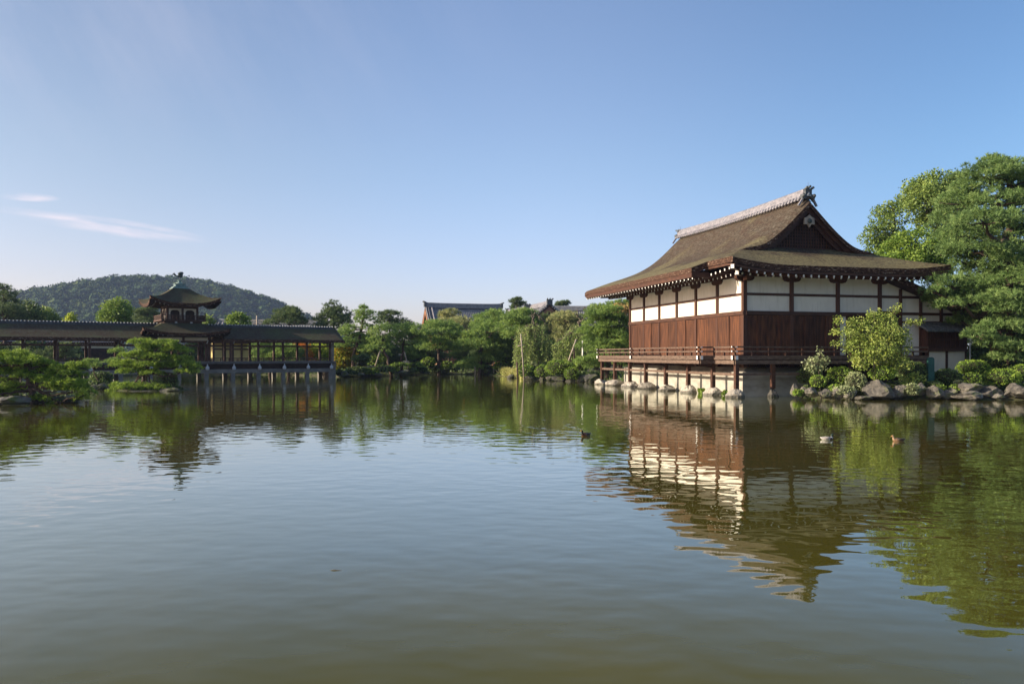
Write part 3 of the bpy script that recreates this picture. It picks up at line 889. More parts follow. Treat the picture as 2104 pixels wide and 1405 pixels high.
for a, b in zip(PXG[:-1], PXG[1:]):
    beam(a + .13, b - .13, -.07, .07, MB0, MB1)
    for z0, z1 in ((PB, MB0), (MB1, WT)):
        MB().box(a + .13, b - .13, -.03, .03, z0, z1).build('plaster_panel', [M_white], house)
beam(-.15, .1, -.14, 17.6, FL - .28, SH0 + .02)            # sill
beam(.102, 9.9, -.15, .1, FL - .278, SH0 + .018)
def shutter(axis_, a, b, k):
    m = MB()
    d = 0.05 * (k % 2)
    n = 24
    q = -.035 - d
    def bx(u0, u1, v0, v1, z0, z1, mi=0):
        if axis_ == 'y': m.box(v0, v1, u0, u1, z0, z1, mi)
        else: m.box(u0, u1, v0, v1, z0, z1, mi)
    bx(a, b, q, q + .03, SH0, SH1)
    for u in (a, b - .07): bx(u, u + .07, q - .03, q, SH0, SH1, 1)
    for z in (SH0, SH1 - .08): bx(a + .07, b - .07, q - .03, q, z, z + .08, 1)
    for i in range(1, n):
        z = SH0 + (SH1 - SH0) * i / n
        bx(a + .07, b - .07, q - .028, q, z - .022, z + .022, 1)
    return m.build('shutter', [M_shut, M_shut], house)
kk = 0
for i in range(6):
    a, b = PY[i] + .06, PY[i + 1] - .06
    if i % 2 == 0: a += .08
    else: b -= .08
    mid = (a + b) / 2
    shutter('y', a, mid, kk); shutter('y', mid, b, kk + 1); kk += 1
for i in range(2):
    a, b = PXG[i] + .13, PXG[i + 1] - .13
    for q in range(4):
        shutter('x', a + (b - a) * q / 4, a + (b - a) * (q + 1) / 4, q)
MB().box(6.78, 7.25, -.03, .03, SH0, SH1).build('plaster_panel', [M_white], house)
MB().box(7.25, 9.62, .2, .26, SH0, SH1).build('door', [M_darkin], house)
beam(7.25, 7.39, -.08, .2, SH0, SH1)
beam(8.42, 8.52, -.02, .2, SH0, SH1)
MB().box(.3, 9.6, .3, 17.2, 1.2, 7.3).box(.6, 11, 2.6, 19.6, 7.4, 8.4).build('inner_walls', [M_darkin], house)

# lean-to extension to the right under its own sloping roof
def zl(x): return 8.05 - (x - 9.0) * 0.345 - (x - 9) ** 2 * .002
ex = np.linspace(9.2, 17.4, 18)
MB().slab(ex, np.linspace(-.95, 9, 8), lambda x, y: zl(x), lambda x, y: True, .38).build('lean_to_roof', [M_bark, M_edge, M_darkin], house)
for x in PXE: post(x, 0, 1.0, min(7.0, zl(x) - .42)).scale[0] = .75
def wallp(x0, x1, z0, z1):
    """plaster panel whose top may follow the slope"""
    a, b = min(z1, zl(x0) - .4), min(z1, zl(x1) - .4)
    if b < z0 + .03: b = z0 + .03
    MB().prism([(x0, z0), (x1, z0), (x1, b), (x0, a)], -.03, .03).build('plaster_panel', [M_white], house)
XE = [9.77] + PXE
wallp(9.9, 12.84, MB1 + .02, 7.4)
for a, b in ((9.9, 11.27), (11.45, 12.84), (13.02, 14.46), (14.64, 15.99)):
    if a > 10.5 or True: wallp(a, b, 5.36 if a < 10 else 5.30, MB0 + .0)
    if a > 11: wallp(a, b, 4.74, 5.12)
beam(9.9, 13.2, -.06, .06, MB0 + .002, MB1)
beam(9.9, 16.2, -.09, .05, 5.12, 5.30)
wallp(11.45, 12.84, 2.52, 4.6)
beam(9.9, 16.2, -.08, .05, 4.6, 4.74)
MB().box(9.9, 11.27, -.01, .05, 2.5, 4.6).build('door', [M_darkin], house)
MB().box(9.9, 11.27, -.05, -.015, 4.74, 5.12).build('lattice_window', [M_darkin], house)
# bay window with small tiled roof
bw = MB()
for x in np.arange(13.05, 16.05, .14): bw.box(x - .03, x + .03, -.66, -.60, 2.95, 4.15)
bw.box(12.93, 16.08, -.60, -.55, 2.95, 4.15, 1)
for z in (2.95, 3.55, 4.12): bw.box(12.95, 16.06, -.68, -.58, z - .04, z + .04)
bw.box(12.93, 13.0, -.66, 0, 2.9, 4.2); bw.box(16.0, 16.08, -.66, 0, 2.9, 4.2)
bw.box(12.93, 16.08, -.70, 0, 2.76, 2.94)
bw.build('lattice_window', [M_wood, M_darkin], house)
cr = MB()
for k, x in enumerate(np.arange(12.5, 16.7, .28)):
    cr.tube([(x, -1.25, 4.10), (x, -.1, 4.66)], .06, 6)
cr.add([(12.4, -1.25, 4.02), (16.75, -1.25, 4.02), (16.75, -.05, 4.62), (12.4, -.05, 4.62), (12.4, -1.25, 4.10), (16.75, -1.25, 4.10), (16.75, -.05, 4.70), (12.4, -.05, 4.70)],
       [(0, 3, 2, 1), (4, 5, 6, 7), (0, 1, 5, 4), (1, 2, 6, 5), (2, 3, 7, 6), (3, 0, 4, 7)])
cr.build('window_canopy', [M_oni], house)
for a, b in ((13.0, 14.46), (14.64, 16.0)):
    MB().box(a, b, -.53, -.47, 1.35, 2.76).build('plaster_panel', [M_white], house)
MB().box(12.9, 13.0, -.56, -.44, .8, 2.76).box(14.46, 14.64, -.56, -.44, .8, 2.76).box(16.0, 16.12, -.56, -.44, .8, 2.76).build('beam', [M_beam], house)
MB().box(12.6, 16.1, .1, 6, .5, 4.2).box(9.9, 16.0, .1, 8, .5, 5.0).build('inner_walls', [M_darkin], house)
MB().tube([(16.35, -.6, .8), (16.35, -.6, 4.05)], .045, 8).build('drainpipe', [M_metal], house)

# stone plinth, in two courses with a sloping top
pl = MB()
def ring(o, z, i=0.0): return [(-o, -o - .1, z), (-o, 17.75 + o * .4, z), (5.2, 17.75 + o * .4, z), (5.2, -o - .1, z)]
lv = [(.41, -1.0), (.41, 1.0), (.36, 1.0), (.36, 1.06), (.40, 1.06), (.40, 1.46), (-.32, 1.78), (-.5, 1.78)]
vs, fs = [], []
for o, z in lv: vs += ring(o, z)
for i in range(len(lv) - 1):
    for k in range(4): fs.append((4 * i + k, 4 * i + (k + 1) % 4, 4 * i + 4 + (k + 1) % 4, 4 * i + 4 + k))
pl.add(vs, [f[::-1] for f in fs])
pl.build('stone_plinth', [M_plinth], house)
lt = MB()
for y in np.arange(.3, 17.2, .16): lt.box(.16, .2, y, y + .07, 1.74, FL - .2)
for x in np.arange(.3, 9.6, .16): lt.box(x, x + .07, .16, .2, 1.74, FL - .2)
lt.build('underfloor_grille', [M_wood], house)

# veranda over the water with railing
DX = -1.40
PATH = [(12.3, -1.40), (-1.45, -1.40), (-1.45, 1.1), (-2.4, 1.1), (-2.4, 11.5), (-1.45, 11.5), (-1.45, 20.9), (2.2, 20.9)]
dk = MB()
dk.box(-1.40, 0, -1.35, 20.85, 2.26, 2.37).box(-2.36, -1.402, 1.14, 11.46, 2.26, 2.368).box(0.002, 12.3, -1.35, 0, 2.26, 2.372).box(.002, 2.2, 17.7, 20.85, 2.26, 2.366)
dk.build('veranda_floor', [M_deck], house)
vf = MB()
for a, b in zip(PATH[:-1], PATH[1:]):
    A, B = np.array(a), np.array(b)
    d = (B - A) / np.linalg.norm(B - A)
    vf.bar((*A, 2.09), (*B, 2.09), .16, .22)
vf.build('veranda_beam', [M_deck], house)
rl_ = MB()
for si, (a, b) in enumerate(zip(PATH[:-1], PATH[1:])):
    A, B = np.array(a), np.array(b)
    L = np.linalg.norm(B - A); d = (B - A) / L
    e0 = .0 if si == 0 else .22
    e1 = .0 if si == 6 else .22
    inner = si in (2, 4)
    ez = [e0 if not inner else -.02, e1 if not inner else -.02]
    if si == 1: ez = [.22, -.05]
    if si == 3: ez = [.22, .22]
    if si == 5: ez = [-.05, .22]
    if si == 2: ez = [-.05, .22]
    if si == 4: ez = [.22, -.05]
    zo = .0 if si % 2 else .004
    for z, w, h in ((2.36 + zo, .17, .24), (2.74 + zo, .09, .09), (3.00 + zo, .085, .085)):
        rl_.bar((*(A - d * ez[0]), z), (*(B + d * ez[1]), z), w, h, 0, 1, 1)
rl_.build('railing', [M_deck, M_tip], house)
rp = MB().box(-.045, .045, -.045, .045, 0, 1).build('railing_post', [M_beam], house)
fst = True
for si, (a, b) in enumerate(zip(PATH[:-1], PATH[1:])):
    A, B = np.array(a), np.array(b)
    L = np.linalg.norm(B - A); d = (B - A) / L
    n = max(1, round(L / 1.15))
    for k in range(0 if si == 0 else 1, n + 1):
        p = A + d * L * k / n
        o = rp if fst else dup(rp, house)
        fst = False
        tall = (k % 2 == 0) or k == n
        o.location = (*p, 2.48); o.scale = (1, 1, .50 if tall else .24)
VP = [20.6, 17.7, 14.6, 11.6, 8.2, 4.8, 1.5, -1.30]
vp = MB().box(-.12, .12, -.12, .12, 0, 1).build('veranda_post', [M_beam], house, .01)
fst = True
for (x, y, z) in [(-1.3, y, .42) for y in VP] + [(1.15, -1.3, .5), (3.9, -1.3, .5), (6.6, -1.3, .6)]:
    o = vp if fst else dup(vp, house)
    fst = False
    o.location = (x, y, z); o.scale = (1, 1, 2.0 - z)
tie = MB()
for a, b in zip(VP[:-1], VP[1:]): tie.box(-1.36, -1.24, b + .12, a - .12, 1.28, 1.44)
tie.box(-1.18, 1.03, -1.36, -1.24, 1.29, 1.45).box(1.27, 3.8, -1.36, -1.24, 1.29, 1.45)
tie.build('tie_beam', [M_deck], house)
jo = MB()
for y in np.arange(-1, 20.8, .95): jo.box(-1.35, .3, y - .06, y + .06, 2.1, 2.255)
for y in np.arange(1.3, 11.4, .95): jo.box(-2.3, -1.352, y - .06, y + .06, 2.1, 2.255)
for y in VP: jo.bar((-1.3, y, 1.75), (-2.3 if 1 < y < 11.6 else -1.42, y, 1.98), .12, .14)
jo.build('floor_joists', [M_beam], house)

# ------------------------------------------------------------------ covered bridge with tower
B_ROT = R(34)
B0 = px(365, HZ, 80)
bridge = thing('covered_bridge', 'long dark covered bridge on stone piers with a tower topped by a bronze bird', 'bridge', (B0[0], B0[1], 0), B_ROT)
def bw_world(s, y): return (B0[0] + s * math.cos(B_ROT) - y * math.sin(B_ROT), B0[1] + s * math.sin(B_ROT) + y * math.cos(B_ROT))
S0, S1, BWD = -26.0, 16.35, 3.2
bays = [16.0 - 2.65 * i for i in range(16)]
for i in range(len(bays)):                                # stone piers, both rows
    pass
pr = MB().box(-.2, .2, -.2, .2, -1.0, .66).build('pier', [M_pier], bridge, .015)
fst = True
for s in bays:
    for y in (0, BWD):
        o = pr if fst else dup(pr, bridge)
        fst = False
        o.location = (s, y, 0)
MB().box(S0, S1, -.19, .19, .66, 1.07).build('stone_beam', [M_pier], bridge, .01)
MB().box(S0, S1, BWD - .19, BWD + .19, .66, 1.07).build('stone_beam', [M_pier], bridge, .01)
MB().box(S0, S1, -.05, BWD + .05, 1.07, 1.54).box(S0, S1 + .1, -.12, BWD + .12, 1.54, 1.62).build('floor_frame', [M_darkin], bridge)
MB().box(S0, S1 + .2, -.42, BWD + .42, 1.625, 1.89).build('deck', [M_bluewood], bridge, .01)
ps = MB().box(-.11, .11, -.11, .11, 1.89, 3.98).build('post', [M_bwood], bridge, .008)
fst = True
for s in bays:
    for y in (.02, BWD - .02):
        o = ps if fst else dup(ps, bridge)
        fst = False
        o.location = (s, y, 0)
for y in (.0, BWD):
    MB().box(S0, S1 + .3, y - .09, y + .09, 3.42, 3.57).build('tie_beam', [M_bwood], bridge)
    MB().box(S0, S1 + .5, y - .11, y + .11, 3.92, 4.10).build('wall_plate', [M_bwood], bridge)
rr = MB()
for y in (-.25, BWD + .25):
    for z, w in ((2.20, .07), (2.04, .05)): rr.box(S0, S1, y - w / 2, y + w / 2, z - w / 2, z + w / 2)
    for s in np.arange(S0 + .2, S1, .88): rr.box(s - .03, s + .03, y - .03, y + .03, 1.89, 2.2)
rr.build('railing', [M_bwood], bridge)
# long roof
def zbr(y):
    d = abs(y - BWD / 2) / (BWD / 2 + 1.05)
    return 5.60 - 1.42 * (1.22 * d - .22 * d * d)
def roofslab(m, s0, s1):
    m.slab(np.linspace(s0, s1, 60), np.linspace(-1.05, BWD + 1.05, 19), lambda x, y: zbr(y) - (.10 * max(0, (x - (s1 - .6)) / .6) ** 2 if s1 > 5 else 0), lambda x, y: True, .28)
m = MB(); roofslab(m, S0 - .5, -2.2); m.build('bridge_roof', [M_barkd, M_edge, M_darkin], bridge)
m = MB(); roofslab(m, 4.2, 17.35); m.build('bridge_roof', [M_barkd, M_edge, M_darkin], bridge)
for a, b in ((S0 - .4, -1.0), (3.2, 16.9)):
    m = MB()
    yc = BWD / 2
    m.box(a, b, yc - .28, yc + .28, 5.38, 5.56).box(a, b, yc - .2, yc + .2, 5.56, 5.66)
    for s in np.arange(a + .15, b, .30):
        m.tube([(s, yc - .30, 5.50), (s, yc + .30, 5.50)], .05, 6, 0)
        m.tube([(s - .0, yc - .2, 5.72), (s, yc + .2, 5.72)], .055, 6, 1)
    m.tube([(a, yc, 5.68), (b, yc, 5.68)], .09, 8, 0)
    m.build('bridge_ridge', [M_gtile2, M_tip], bridge)
rf0 = None
k = 0
for s in np.arange(S0 + .4, 16.9, 1.325):                # eave beam ends, in pairs and singles
    for ds in ((-.17, .17) if k % 2 else (0,)):
        p = (s + ds, -.80, 4.02)
        if -2.6 < s < 4.9: continue
        if rf0 is None:
            rf0 = MB().bar((0, 0, 0), (0, .9, .1), .11, .11, 0, e0=1).build('eave_beam_end', [M_bwood, M_tip], bridge); rf0.location = p
        else: dup(rf0, bridge, p)
    k += 1
pn0 = None
for i, s in enumerate(bays):                                # pale pendant caps where the floor beams come through
    if pn0 is None:
        pn0 = MB().lathe([(.03, .30), (.06, .22), (.06, .12), (.17, .02), (.21, -.14), (.15, -.30), (.03, -.34)], (0, 0, 0), 10).bar((.0, 0, .3), (.14, .0, .62), .06, .05).build('beam_cap', [M_metal], bridge)
        pn0.location = (s + .05, -.32, 1.30)
    else: dup(pn0, bridge, (s + .05, -.32, 1.30))
bk0 = None
for s in bays:
    if bk0 is None:
        bk0 = MB().bar((0, -.3, -.1), (.08, -.45, .24), .08, .06).build('gutter_hook', [M_metal], bridge); bk0.location = (s, 0, 3.8)
    else: dup(bk0, bridge, (s, 0, 3.8))
# end wall at the right bank
MB().box(16.2, 16.6, -.2, BWD + .2, -.8, 1.6).box(16.05, 16.35, -.3, .05, 1.9, 3.9).build('abutment', [M_pier], bridge)

# tower
TX, TY = 0.5, 1.6
def hip(m, h0, h1, z0, z1, lf, th, cur=1.5, n=15, nt=9):
    """square roof with hollow slopes and upturned corners"""
    us = np.linspace(-1, 1, n)
    for q in range(4):
        ca, sa = [(1, 0), (0, 1), (-1, 0), (0, -1)][q]
        T, Bt = [], []
        for j in range(nt):
            t = j / (nt - 1)
            h = h0 + (h1 - h0) * t
            for u in us:
                e = (1 + .05 * abs(u) ** 3 * t)
                x, y = u * h * e, -h * e
                z = z0 + (z1 - z0) * (1 - (1 - t) ** cur) + lf * abs(u) ** 3 * t ** 2
                p = (TX + ca * x - sa * y, TY + sa * x + ca * y)
                T.append((*p, z))
                Bt.append((*p, z - th * (.5 + .5 * t) if j < nt - 1 else z - th))
        f = [(j * n + i, (j + 1) * n + i, (j + 1) * n + i + 1, j * n + i + 1) for j in range(nt - 1) for i in range(n - 1)]
        m.add(T, f, 0, True)
        m.add(Bt, [x[::-1] for x in f], 2, True)
        b = (nt - 1) * n
        e = T[b:] + [(p[0] - (p[0] - TX) * .045, p[1] - (p[1] - TY) * .045, p[2]) for p in Bt[b:]]
        m.add(e, [(i, n + i, n + i + 1, i + 1) for i in range(n - 1)], 1)
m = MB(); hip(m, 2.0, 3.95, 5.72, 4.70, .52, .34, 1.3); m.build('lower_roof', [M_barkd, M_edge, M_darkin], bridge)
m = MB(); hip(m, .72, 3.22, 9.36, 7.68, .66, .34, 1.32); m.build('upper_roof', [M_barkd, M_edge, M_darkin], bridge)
er0 = None
for hh, zz, nn, lf in ((3.55, 4.42, 17, .30), (2.75, 7.42, 15, .34)):
    for q in range(2):
        for u in np.linspace(-1, 1, nn):
            z = zz + lf * abs(u) ** 3
            if q == 0: p, e = (TX + u * hh, TY - hh, z), 0
            else: p, e = (TX - hh, TY + u * hh, z), -90
            if er0 is None:
                er0 = MB().bar((0, 0, 0), (0, .9, .22), .10, .12, 0, e0=1).build('rafter', [M_bwood, M_tip], bridge); o = er0
            else: o = dup(er0, bridge)
            o.location = p; o.rotation_euler = (0, 0, R(e))
def tbox(h, z0, z1): return (TX - h, TX + h, TY - h, TY + h, z0, z1)
m = MB().box(*tbox(1.78, 5.5, 5.95)).box(*tbox(1.25, 5.95, 7.5)); m.build('tower_core', [M_bwood], bridge)
m = MB().box(*tbox(2.12, 5.93, 6.03)); m.build('balcony_floor', [M_bwood], bridge)
t0 = MB().box(-.10, .10, -.10, .10, 6.03, 7.45).build('tower_post', [M_bwood], bridge)
fst = True
for u in (-1.42, 0, 1.42):
    for v in (-1.42, 0, 1.42):
        if u == 0 and v == 0: continue
        o = t0 if fst else dup(t0, bridge)
        fst = False
        o.location = (TX + u, TY + v, 0)
m = MB().box(*tbox(1.50, 7.28, 7.5)); m.build('tower_plate', [M_bwood], bridge)
def window(cx, cy, ang):
    """white panel with a dark bell-topped opening"""
    m = MB()
    hw_, op = .60, .44
    arch = [(-op, 6.06), (-op, 6.82), (-.36, 6.98), (-.2, 7.06), (.2, 7.06), (.36, 6.98), (op, 6.82), (op, 6.06)]
    outer = [(-hw_, 6.06), (-hw_, 6.82), (-hw_, 7.0), (-.2, 7.22), (.2, 7.22), (hw_, 7.0), (hw_, 6.82), (hw_, 6.06)]
    outer[2] = (-hw_, 7.22); outer[5] = (hw_, 7.22)
    vs = [(x, -.04, z) for x, z in arch] + [(x, -.04, z) for x, z in outer] + [(x, .04, z) for x, z in arch] + [(x, .04, z) for x, z in outer]
    n = len(arch)
    fs = []
    for i in range(n - 1):
        fs += [(i, i + 1, n + i + 1, n + i), (i + 1, i, 2 * n + i, 2 * n + i + 1)]
    m.add(vs, fs, 0)
    m.box(-.5, .5, .045, .10, 6.04, 7.1, 1)
    o = m.build('arched_window', [M_white, M_darkin], bridge)
    o.location = (cx, cy, 0); o.rotation_euler = (0, 0, ang)
for u in (-.71, .71):
    window(TX + u, TY - 1.40, 0); window(TX - 1.40, TY + u, -math.pi / 2); window(TX + 1.40, TY + u, math.pi / 2)
m = MB()
for q in range(4):
    ca, sa = [(1, 0), (0, 1), (-1, 0), (0, -1)][q]
    P = lambda u, v, z: (TX + ca * u - sa * v, TY + sa * u + ca * v, z)
    for z, w in ((6.10, .08), (6.30, .05), (6.50, .08)): m.bar(P(-2.15, -2.05, z), P(2.15, -2.05, z), w, w)
    for u in np.linspace(-2.05, 2.05, 13): m.bar(P(u, -2.05, 6.03), P(u, -2.05, 6.5 if abs(u) < 2 else 6.72), .06 if abs(u) < 2 else .1, .06)
    for u in np.linspace(-1.9, 1.9, 12): m.bar(P(u - .1, -2.05, 6.40), P(u + .1, -2.05, 6.20), .03, .03)
m.build('balcony_railing', [M_bwood], bridge)
c0 = None
for u in (-.7, .75):
    if c0 is None: c0 = MB().lathe([(.10, -.1), (.12, 0), (.09, .1)], (0, 0, 0), 10).build('beam_cap', [M_metal], bridge); o = c0
    else: o = dup(c0, bridge)
    o.location = (TX + u, TY - 1.86, 5.78)
# lower storey of the tower: heavier posts and plaster strips
for u in (-2.55, 2.55):
    for v in (-1.5, 1.55):
        MB().box(TX + u - .15, TX + u + .15, TY + v - .15, TY + v + .15, 1.89, 4.5).build('tower_post', [M_bwood], bridge)
MB().box(TX - 3.0, TX + 3.0, TY - 2.4, TY + 2.4, 4.36, 4.6).build('tower_ceiling', [M_darkin], bridge)
for a, b in ((-2.35, -.12), (.12, 2.35)):
    MB().box(TX + a, TX + b, TY - 1.84, TY - 1.78, 3.98, 4.30).build('plaster_panel', [M_white], bridge)
MB().box(TX - 2.6, TX + 2.6, TY - 1.9, TY - 1.74, 3.78, 3.96).box(TX - .11, TX + .11, TY - 1.88, TY - 1.76, 3.96, 4.4).build('tie_beam', [M_bwood], bridge)
# bronze finial and bird
m = MB()
for h, z0, z1 in ((.80, 9.28, 9.40), (.66, 9.40, 9.52), (.48, 9.52, 9.74), (.54, 9.74, 9.80)): m.box(*tbox(h, z0, z1))
m.lathe([(.34, 9.80), (.30, 9.92), (.14, 9.98), (.12, 10.05), (.2, 10.10), (.2, 10.16), (.06, 10.22)], (TX, TY, 0), 14)
m.build('roof_finial', [M_bronze], bridge)
m = MB()
b = lambda x, z, y=0: (TX + x * .68, TY + y * .68, 10.18 + (z - 10.18) * .68)
m.tube([b(-.55, 10.86), b(-.34, 10.78), b(-.12, 10.80), b(.12, 10.84), b(.28, 10.96), b(.36, 11.12), b(.40, 11.24), b(.50, 11.28), b(.60, 11.24)], [.03, .07, .14, .19, .17, .10, .085, .08, .012], 10)
for t in (-.12, .12):
    m.tube([b(.05, 10.70, t), b(.05, 10.45, t), b(.04, 10.22, t * .6)], [.04, .025, .03], 6)
m.tube([b(.42, 11.32), b(.36, 11.40), b(.44, 11.42), b(.52, 11.36)], [.02, .03, .03, .015], 6)
bd = m.build('bird_statue', [M_darkbronze], bridge)
m = MB()
for s in (-1, 1):                                             # raised wings of layered feathers
    for k in range(6):
        a = R(62 + k * 13)
        L_ = .52 + .05 * k - .012 * k * k
        m.tube([b(.18 - .03 * k, 10.92, s * .16), b(.18 - .03 * k + .22 * math.cos(a), 10.92 + .5 * L_ * math.sin(a) + .06, s * (.24 + .015 * k)), b(.24 - .03 * k + L_ * math.cos(a), 10.92 + L_ * math.sin(a), s * (.26 + .02 * k))], [.07, .06, .012], 6)
m.build('wing', [M_darkbronze], bd)
m = MB()
for k in range(5):
    a = R(100 + 14 * k)
    m.tube([b(-.45, 10.84, .03 * (k - 2)), b(-.66 + .2 * math.cos(a), 10.9 + .22 * math.sin(a), .05 * (k - 2)), b(-.72 + .34 * math.cos(a), 10.86 + .44 * math.sin(a), .06 * (k - 2))], [.04, .035, .01], 6)
m.build('tail', [M_darkbronze], bd)

# ------------------------------------------------------------------ far buildings
M_gtile = simple('grey_roof_tile', [(0.3, (0.12, 0.125, 0.13)), (0.7, (0.25, 0.25, 0.25))], 3.0, (1, 1, 1), 0.6, (0.2, 0.01))
M_hallwood = simple('reddish_gable_wood', [(0.3, (0.20, 0.09, 0.05)), (0.7, (0.34, 0.17, 0.09))], 3.0, (1, 1, 1), 0.7, None)
def tiled_hall(name, label, loc, rot, hl, hw_, zr, ze, cat='hall', pitch=.34, ridge=.7, base=0.6, white_edge=False, wall=None):
    t = thing(name, label, cat, (loc[0], loc[1], 0), rot)
    n = int(2 * hl / pitch) * 4
    xs_ = np.linspace(-hl, hl, n + 1); ys_ = np.linspace(-hw_, hw_, 21)
    m = MB()
    def z(x, y):
        d = abs(y) / hw_
        return zr - (zr - ze) * (1.28 * d - .28 * d * d) + .05 * math.cos(2 * math.pi * x / pitch) + .10 * (abs(x) / hl) ** 4
    m.slab(xs_, ys_, z, lambda x, y: True, .3, 0, 1, 1)
    m.build('roof', [M_gtile, M_beam], t)
    m = MB()
    for a, b in zip(np.linspace(-hl, hl, 13)[:-1], np.linspace(-hl, hl, 13)[1:]):
        za, zb = zr + .10 * (abs(a) / hl) ** 4, zr + .10 * (abs(b) / hl) ** 4
        m.add([(a, -.35, za - .1), (b, -.35, zb - .1), (b, .35, zb - .1), (a, .35, za - .1), (a, -.22, za + ridge), (b, -.22, zb + ridge), (b, .22, zb + ridge), (a, .22, za + ridge)],
              [(0, 3, 2, 1), (4, 5, 6, 7), (0, 1, 5, 4), (1, 2, 6, 5), (2, 3, 7, 6), (3, 0, 4, 7)])
    m.tube([(x, 0, zr + ridge + .10 * (abs(x) / hl) ** 4) for x in np.linspace(-hl, hl, 13)], .17, 8)
    m.build('ridge', [M_gtile if not white_edge else M_ridge], t)
    for s in (-1, 1):
        m = MB()
        m.box(s * hl - .2, s * hl + .2, -.42, .42, zr + .1, zr + ridge + .32)
        for yy_ in (-.35, 0, .35): m.tube([(s * hl, yy_, zr + ridge + .28), (s * (hl + .4), yy_ * 1.2, zr + ridge + .42)], .11, 8)
        m.build('ridge_ornament', [M_oni], t)
        m = MB()
        for q in (-1, 1):                                     # verge tiles, descending ridges and bargeboards
            d = np.linspace(0, hw_, 12)
            for off, r_, mi in ((.15, .14, 0), (.55, .13, 0), (1.25, .2, 1)):
                m.tube([(s * (hl - off), q * y_, z(0, y_) + .12 + .2) for y_ in d], r_, 6, mi)
            m.slab([s * hl - .12, s * hl + .0] if s > 0 else [-hl + 0., -hl + .12], q * d if q > 0 else -d[::-1], lambda x, y: z(0, y) - .3, lambda x, y: True, .75, 2, 2, 2)
            if white_edge:
                for y_ in np.linspace(.5, hw_, 14): m.tube([(s * (hl + .12), q * y_, z(0, y_) + .16), (s * (hl - .3), q * y_, z(0, y_) + .2)], .12, 6, 1)
        m.build('verge', [M_gtile, M_ridge, M_hallwood], t)
    m = MB()
    m.prism([(-hw_ * .62, zr - (zr - ze) * .62 - .4), (hw_ * .62, zr - (zr - ze) * .62 - .4), (0, zr - .5)], 0, 0.2, 0)
    gv = m.v
    for s in (-1, 1):
        g2_ = MB()
        g2_.v = [(s * (hl - 1.0) + (p[1] if s < 0 else -p[1]), p[0], p[2]) for p in gv]; g2_.f = [f if s > 0 else f[::-1] for f in m.f]; g2_.m = list(m.m); g2_.sm = list(m.sm)
        g2_.build('gable_wall', [M_hallwood], t)
    MB().box(-hl + 1.2, hl - 1.2, -hw_ * .72, hw_ * .72, base - 1, ze + (zr - ze) * .28 - .5).build('wall', [wall or M_hallwood], t)
    return t
p = px(953, HZ, 150)
ha = tiled_hall('tiled_hall', 'big grey tiled hall roof with orange-brown gable rising above the pines in the middle', p, R(17), 7.4, 7.0, 11.4, 5.6)
p = px(1130, HZ, 118)
tiled_hall('tiled_hall', 'tiled hall with pale pink ridge and dark triangular gable facing the pond', (p[0] - 1.6, p[1] + 5.8), H_ROT + R(90), 6.0, 4.4, 9.9, 6.9, ridge=.55, white_edge=True)
p = px(1083, HZ, 122)
tiled_hall('tiled_hall', 'lower tiled roof with pinkish ridge stepping down left of the triangular gable', (p[0] - 1.5, p[1] + 5.5), H_ROT + R(90), 5.6, 4.4, 9.4, 6.3, ridge=.5, white_edge=True)
p = px(1240, HZ, 135)
tiled_hall('tiled_hall', 'long plain dark roof line between the weeping trees and the wooden hall', p, R(0), 10.5, 4.5, 10.15, 7.2, ridge=.55)
p = px(556, HZ, 128)
tiled_hall('tiled_hall', 'low pale grey roof showing just above the right half of the covered bridge', p, R(2), 8.6, 4.6, 7.6, 5.0, ridge=.5)
p = px(120, HZ, 118)
tiled_hall('garden_building', 'garden building with white plaster strip seen through the left part of the bridge', (p[0], p[1]), R(30), 8.5, 3.5, 6.1, 4.45, cat='building', ridge=.3, wall=M_darkin)
MB().box(-7.2, 7.2, -2.6, -2.53, 3.55, 4.4).build('plaster_panel', [M_white], bpy.data.objects['garden_building'])
st = thing('garden_pavilion', 'ochre plaster pavilion with dark posts seen through the bridge right of the tower', 'building', (*px(492, HZ, 104)[:2], 0), R(30))
MB().box(-3.2, 3.2, .2, 3.2, .7, 4.1).build('wall', [M_ochre], st)
for x in (-3.2, -2.0, -1.1, .3, 1.6, 3.2): MB().box(x - .12, x + .12, .05, .195, .7, 4.1).build('post', [M_bwood], st)
MB().box(-3.3, 3.3, .04, .19, 3.2, 3.4).build('beam', [M_bwood], st)
MB().slab(np.linspace(-4, 4, 9), np.linspace(-.8, 4.2, 9), lambda x, y: 5.2 - abs(y - 1.7) * .36, lambda x, y: True, .25, 0, 1, 1).build('roof', [M_barkd, M_beam], st)
p = px(528, HZ, 126)
up = thing('utility_pole', 'small utility pole with cross arms behind the low grey roof', 'pole', (p[0], p[1], .6))
MB().tube([(0, 0, 0), (0, 0, 8.2)], .13, 8).build('pole', [M_pole], up)
MB().box(-1.0, 1.0, -.06, .06, 7.35, 7.47).box(-.7, .7, -.06, .06, 6.85, 6.97).build('cross_arm', [M_pole], up)

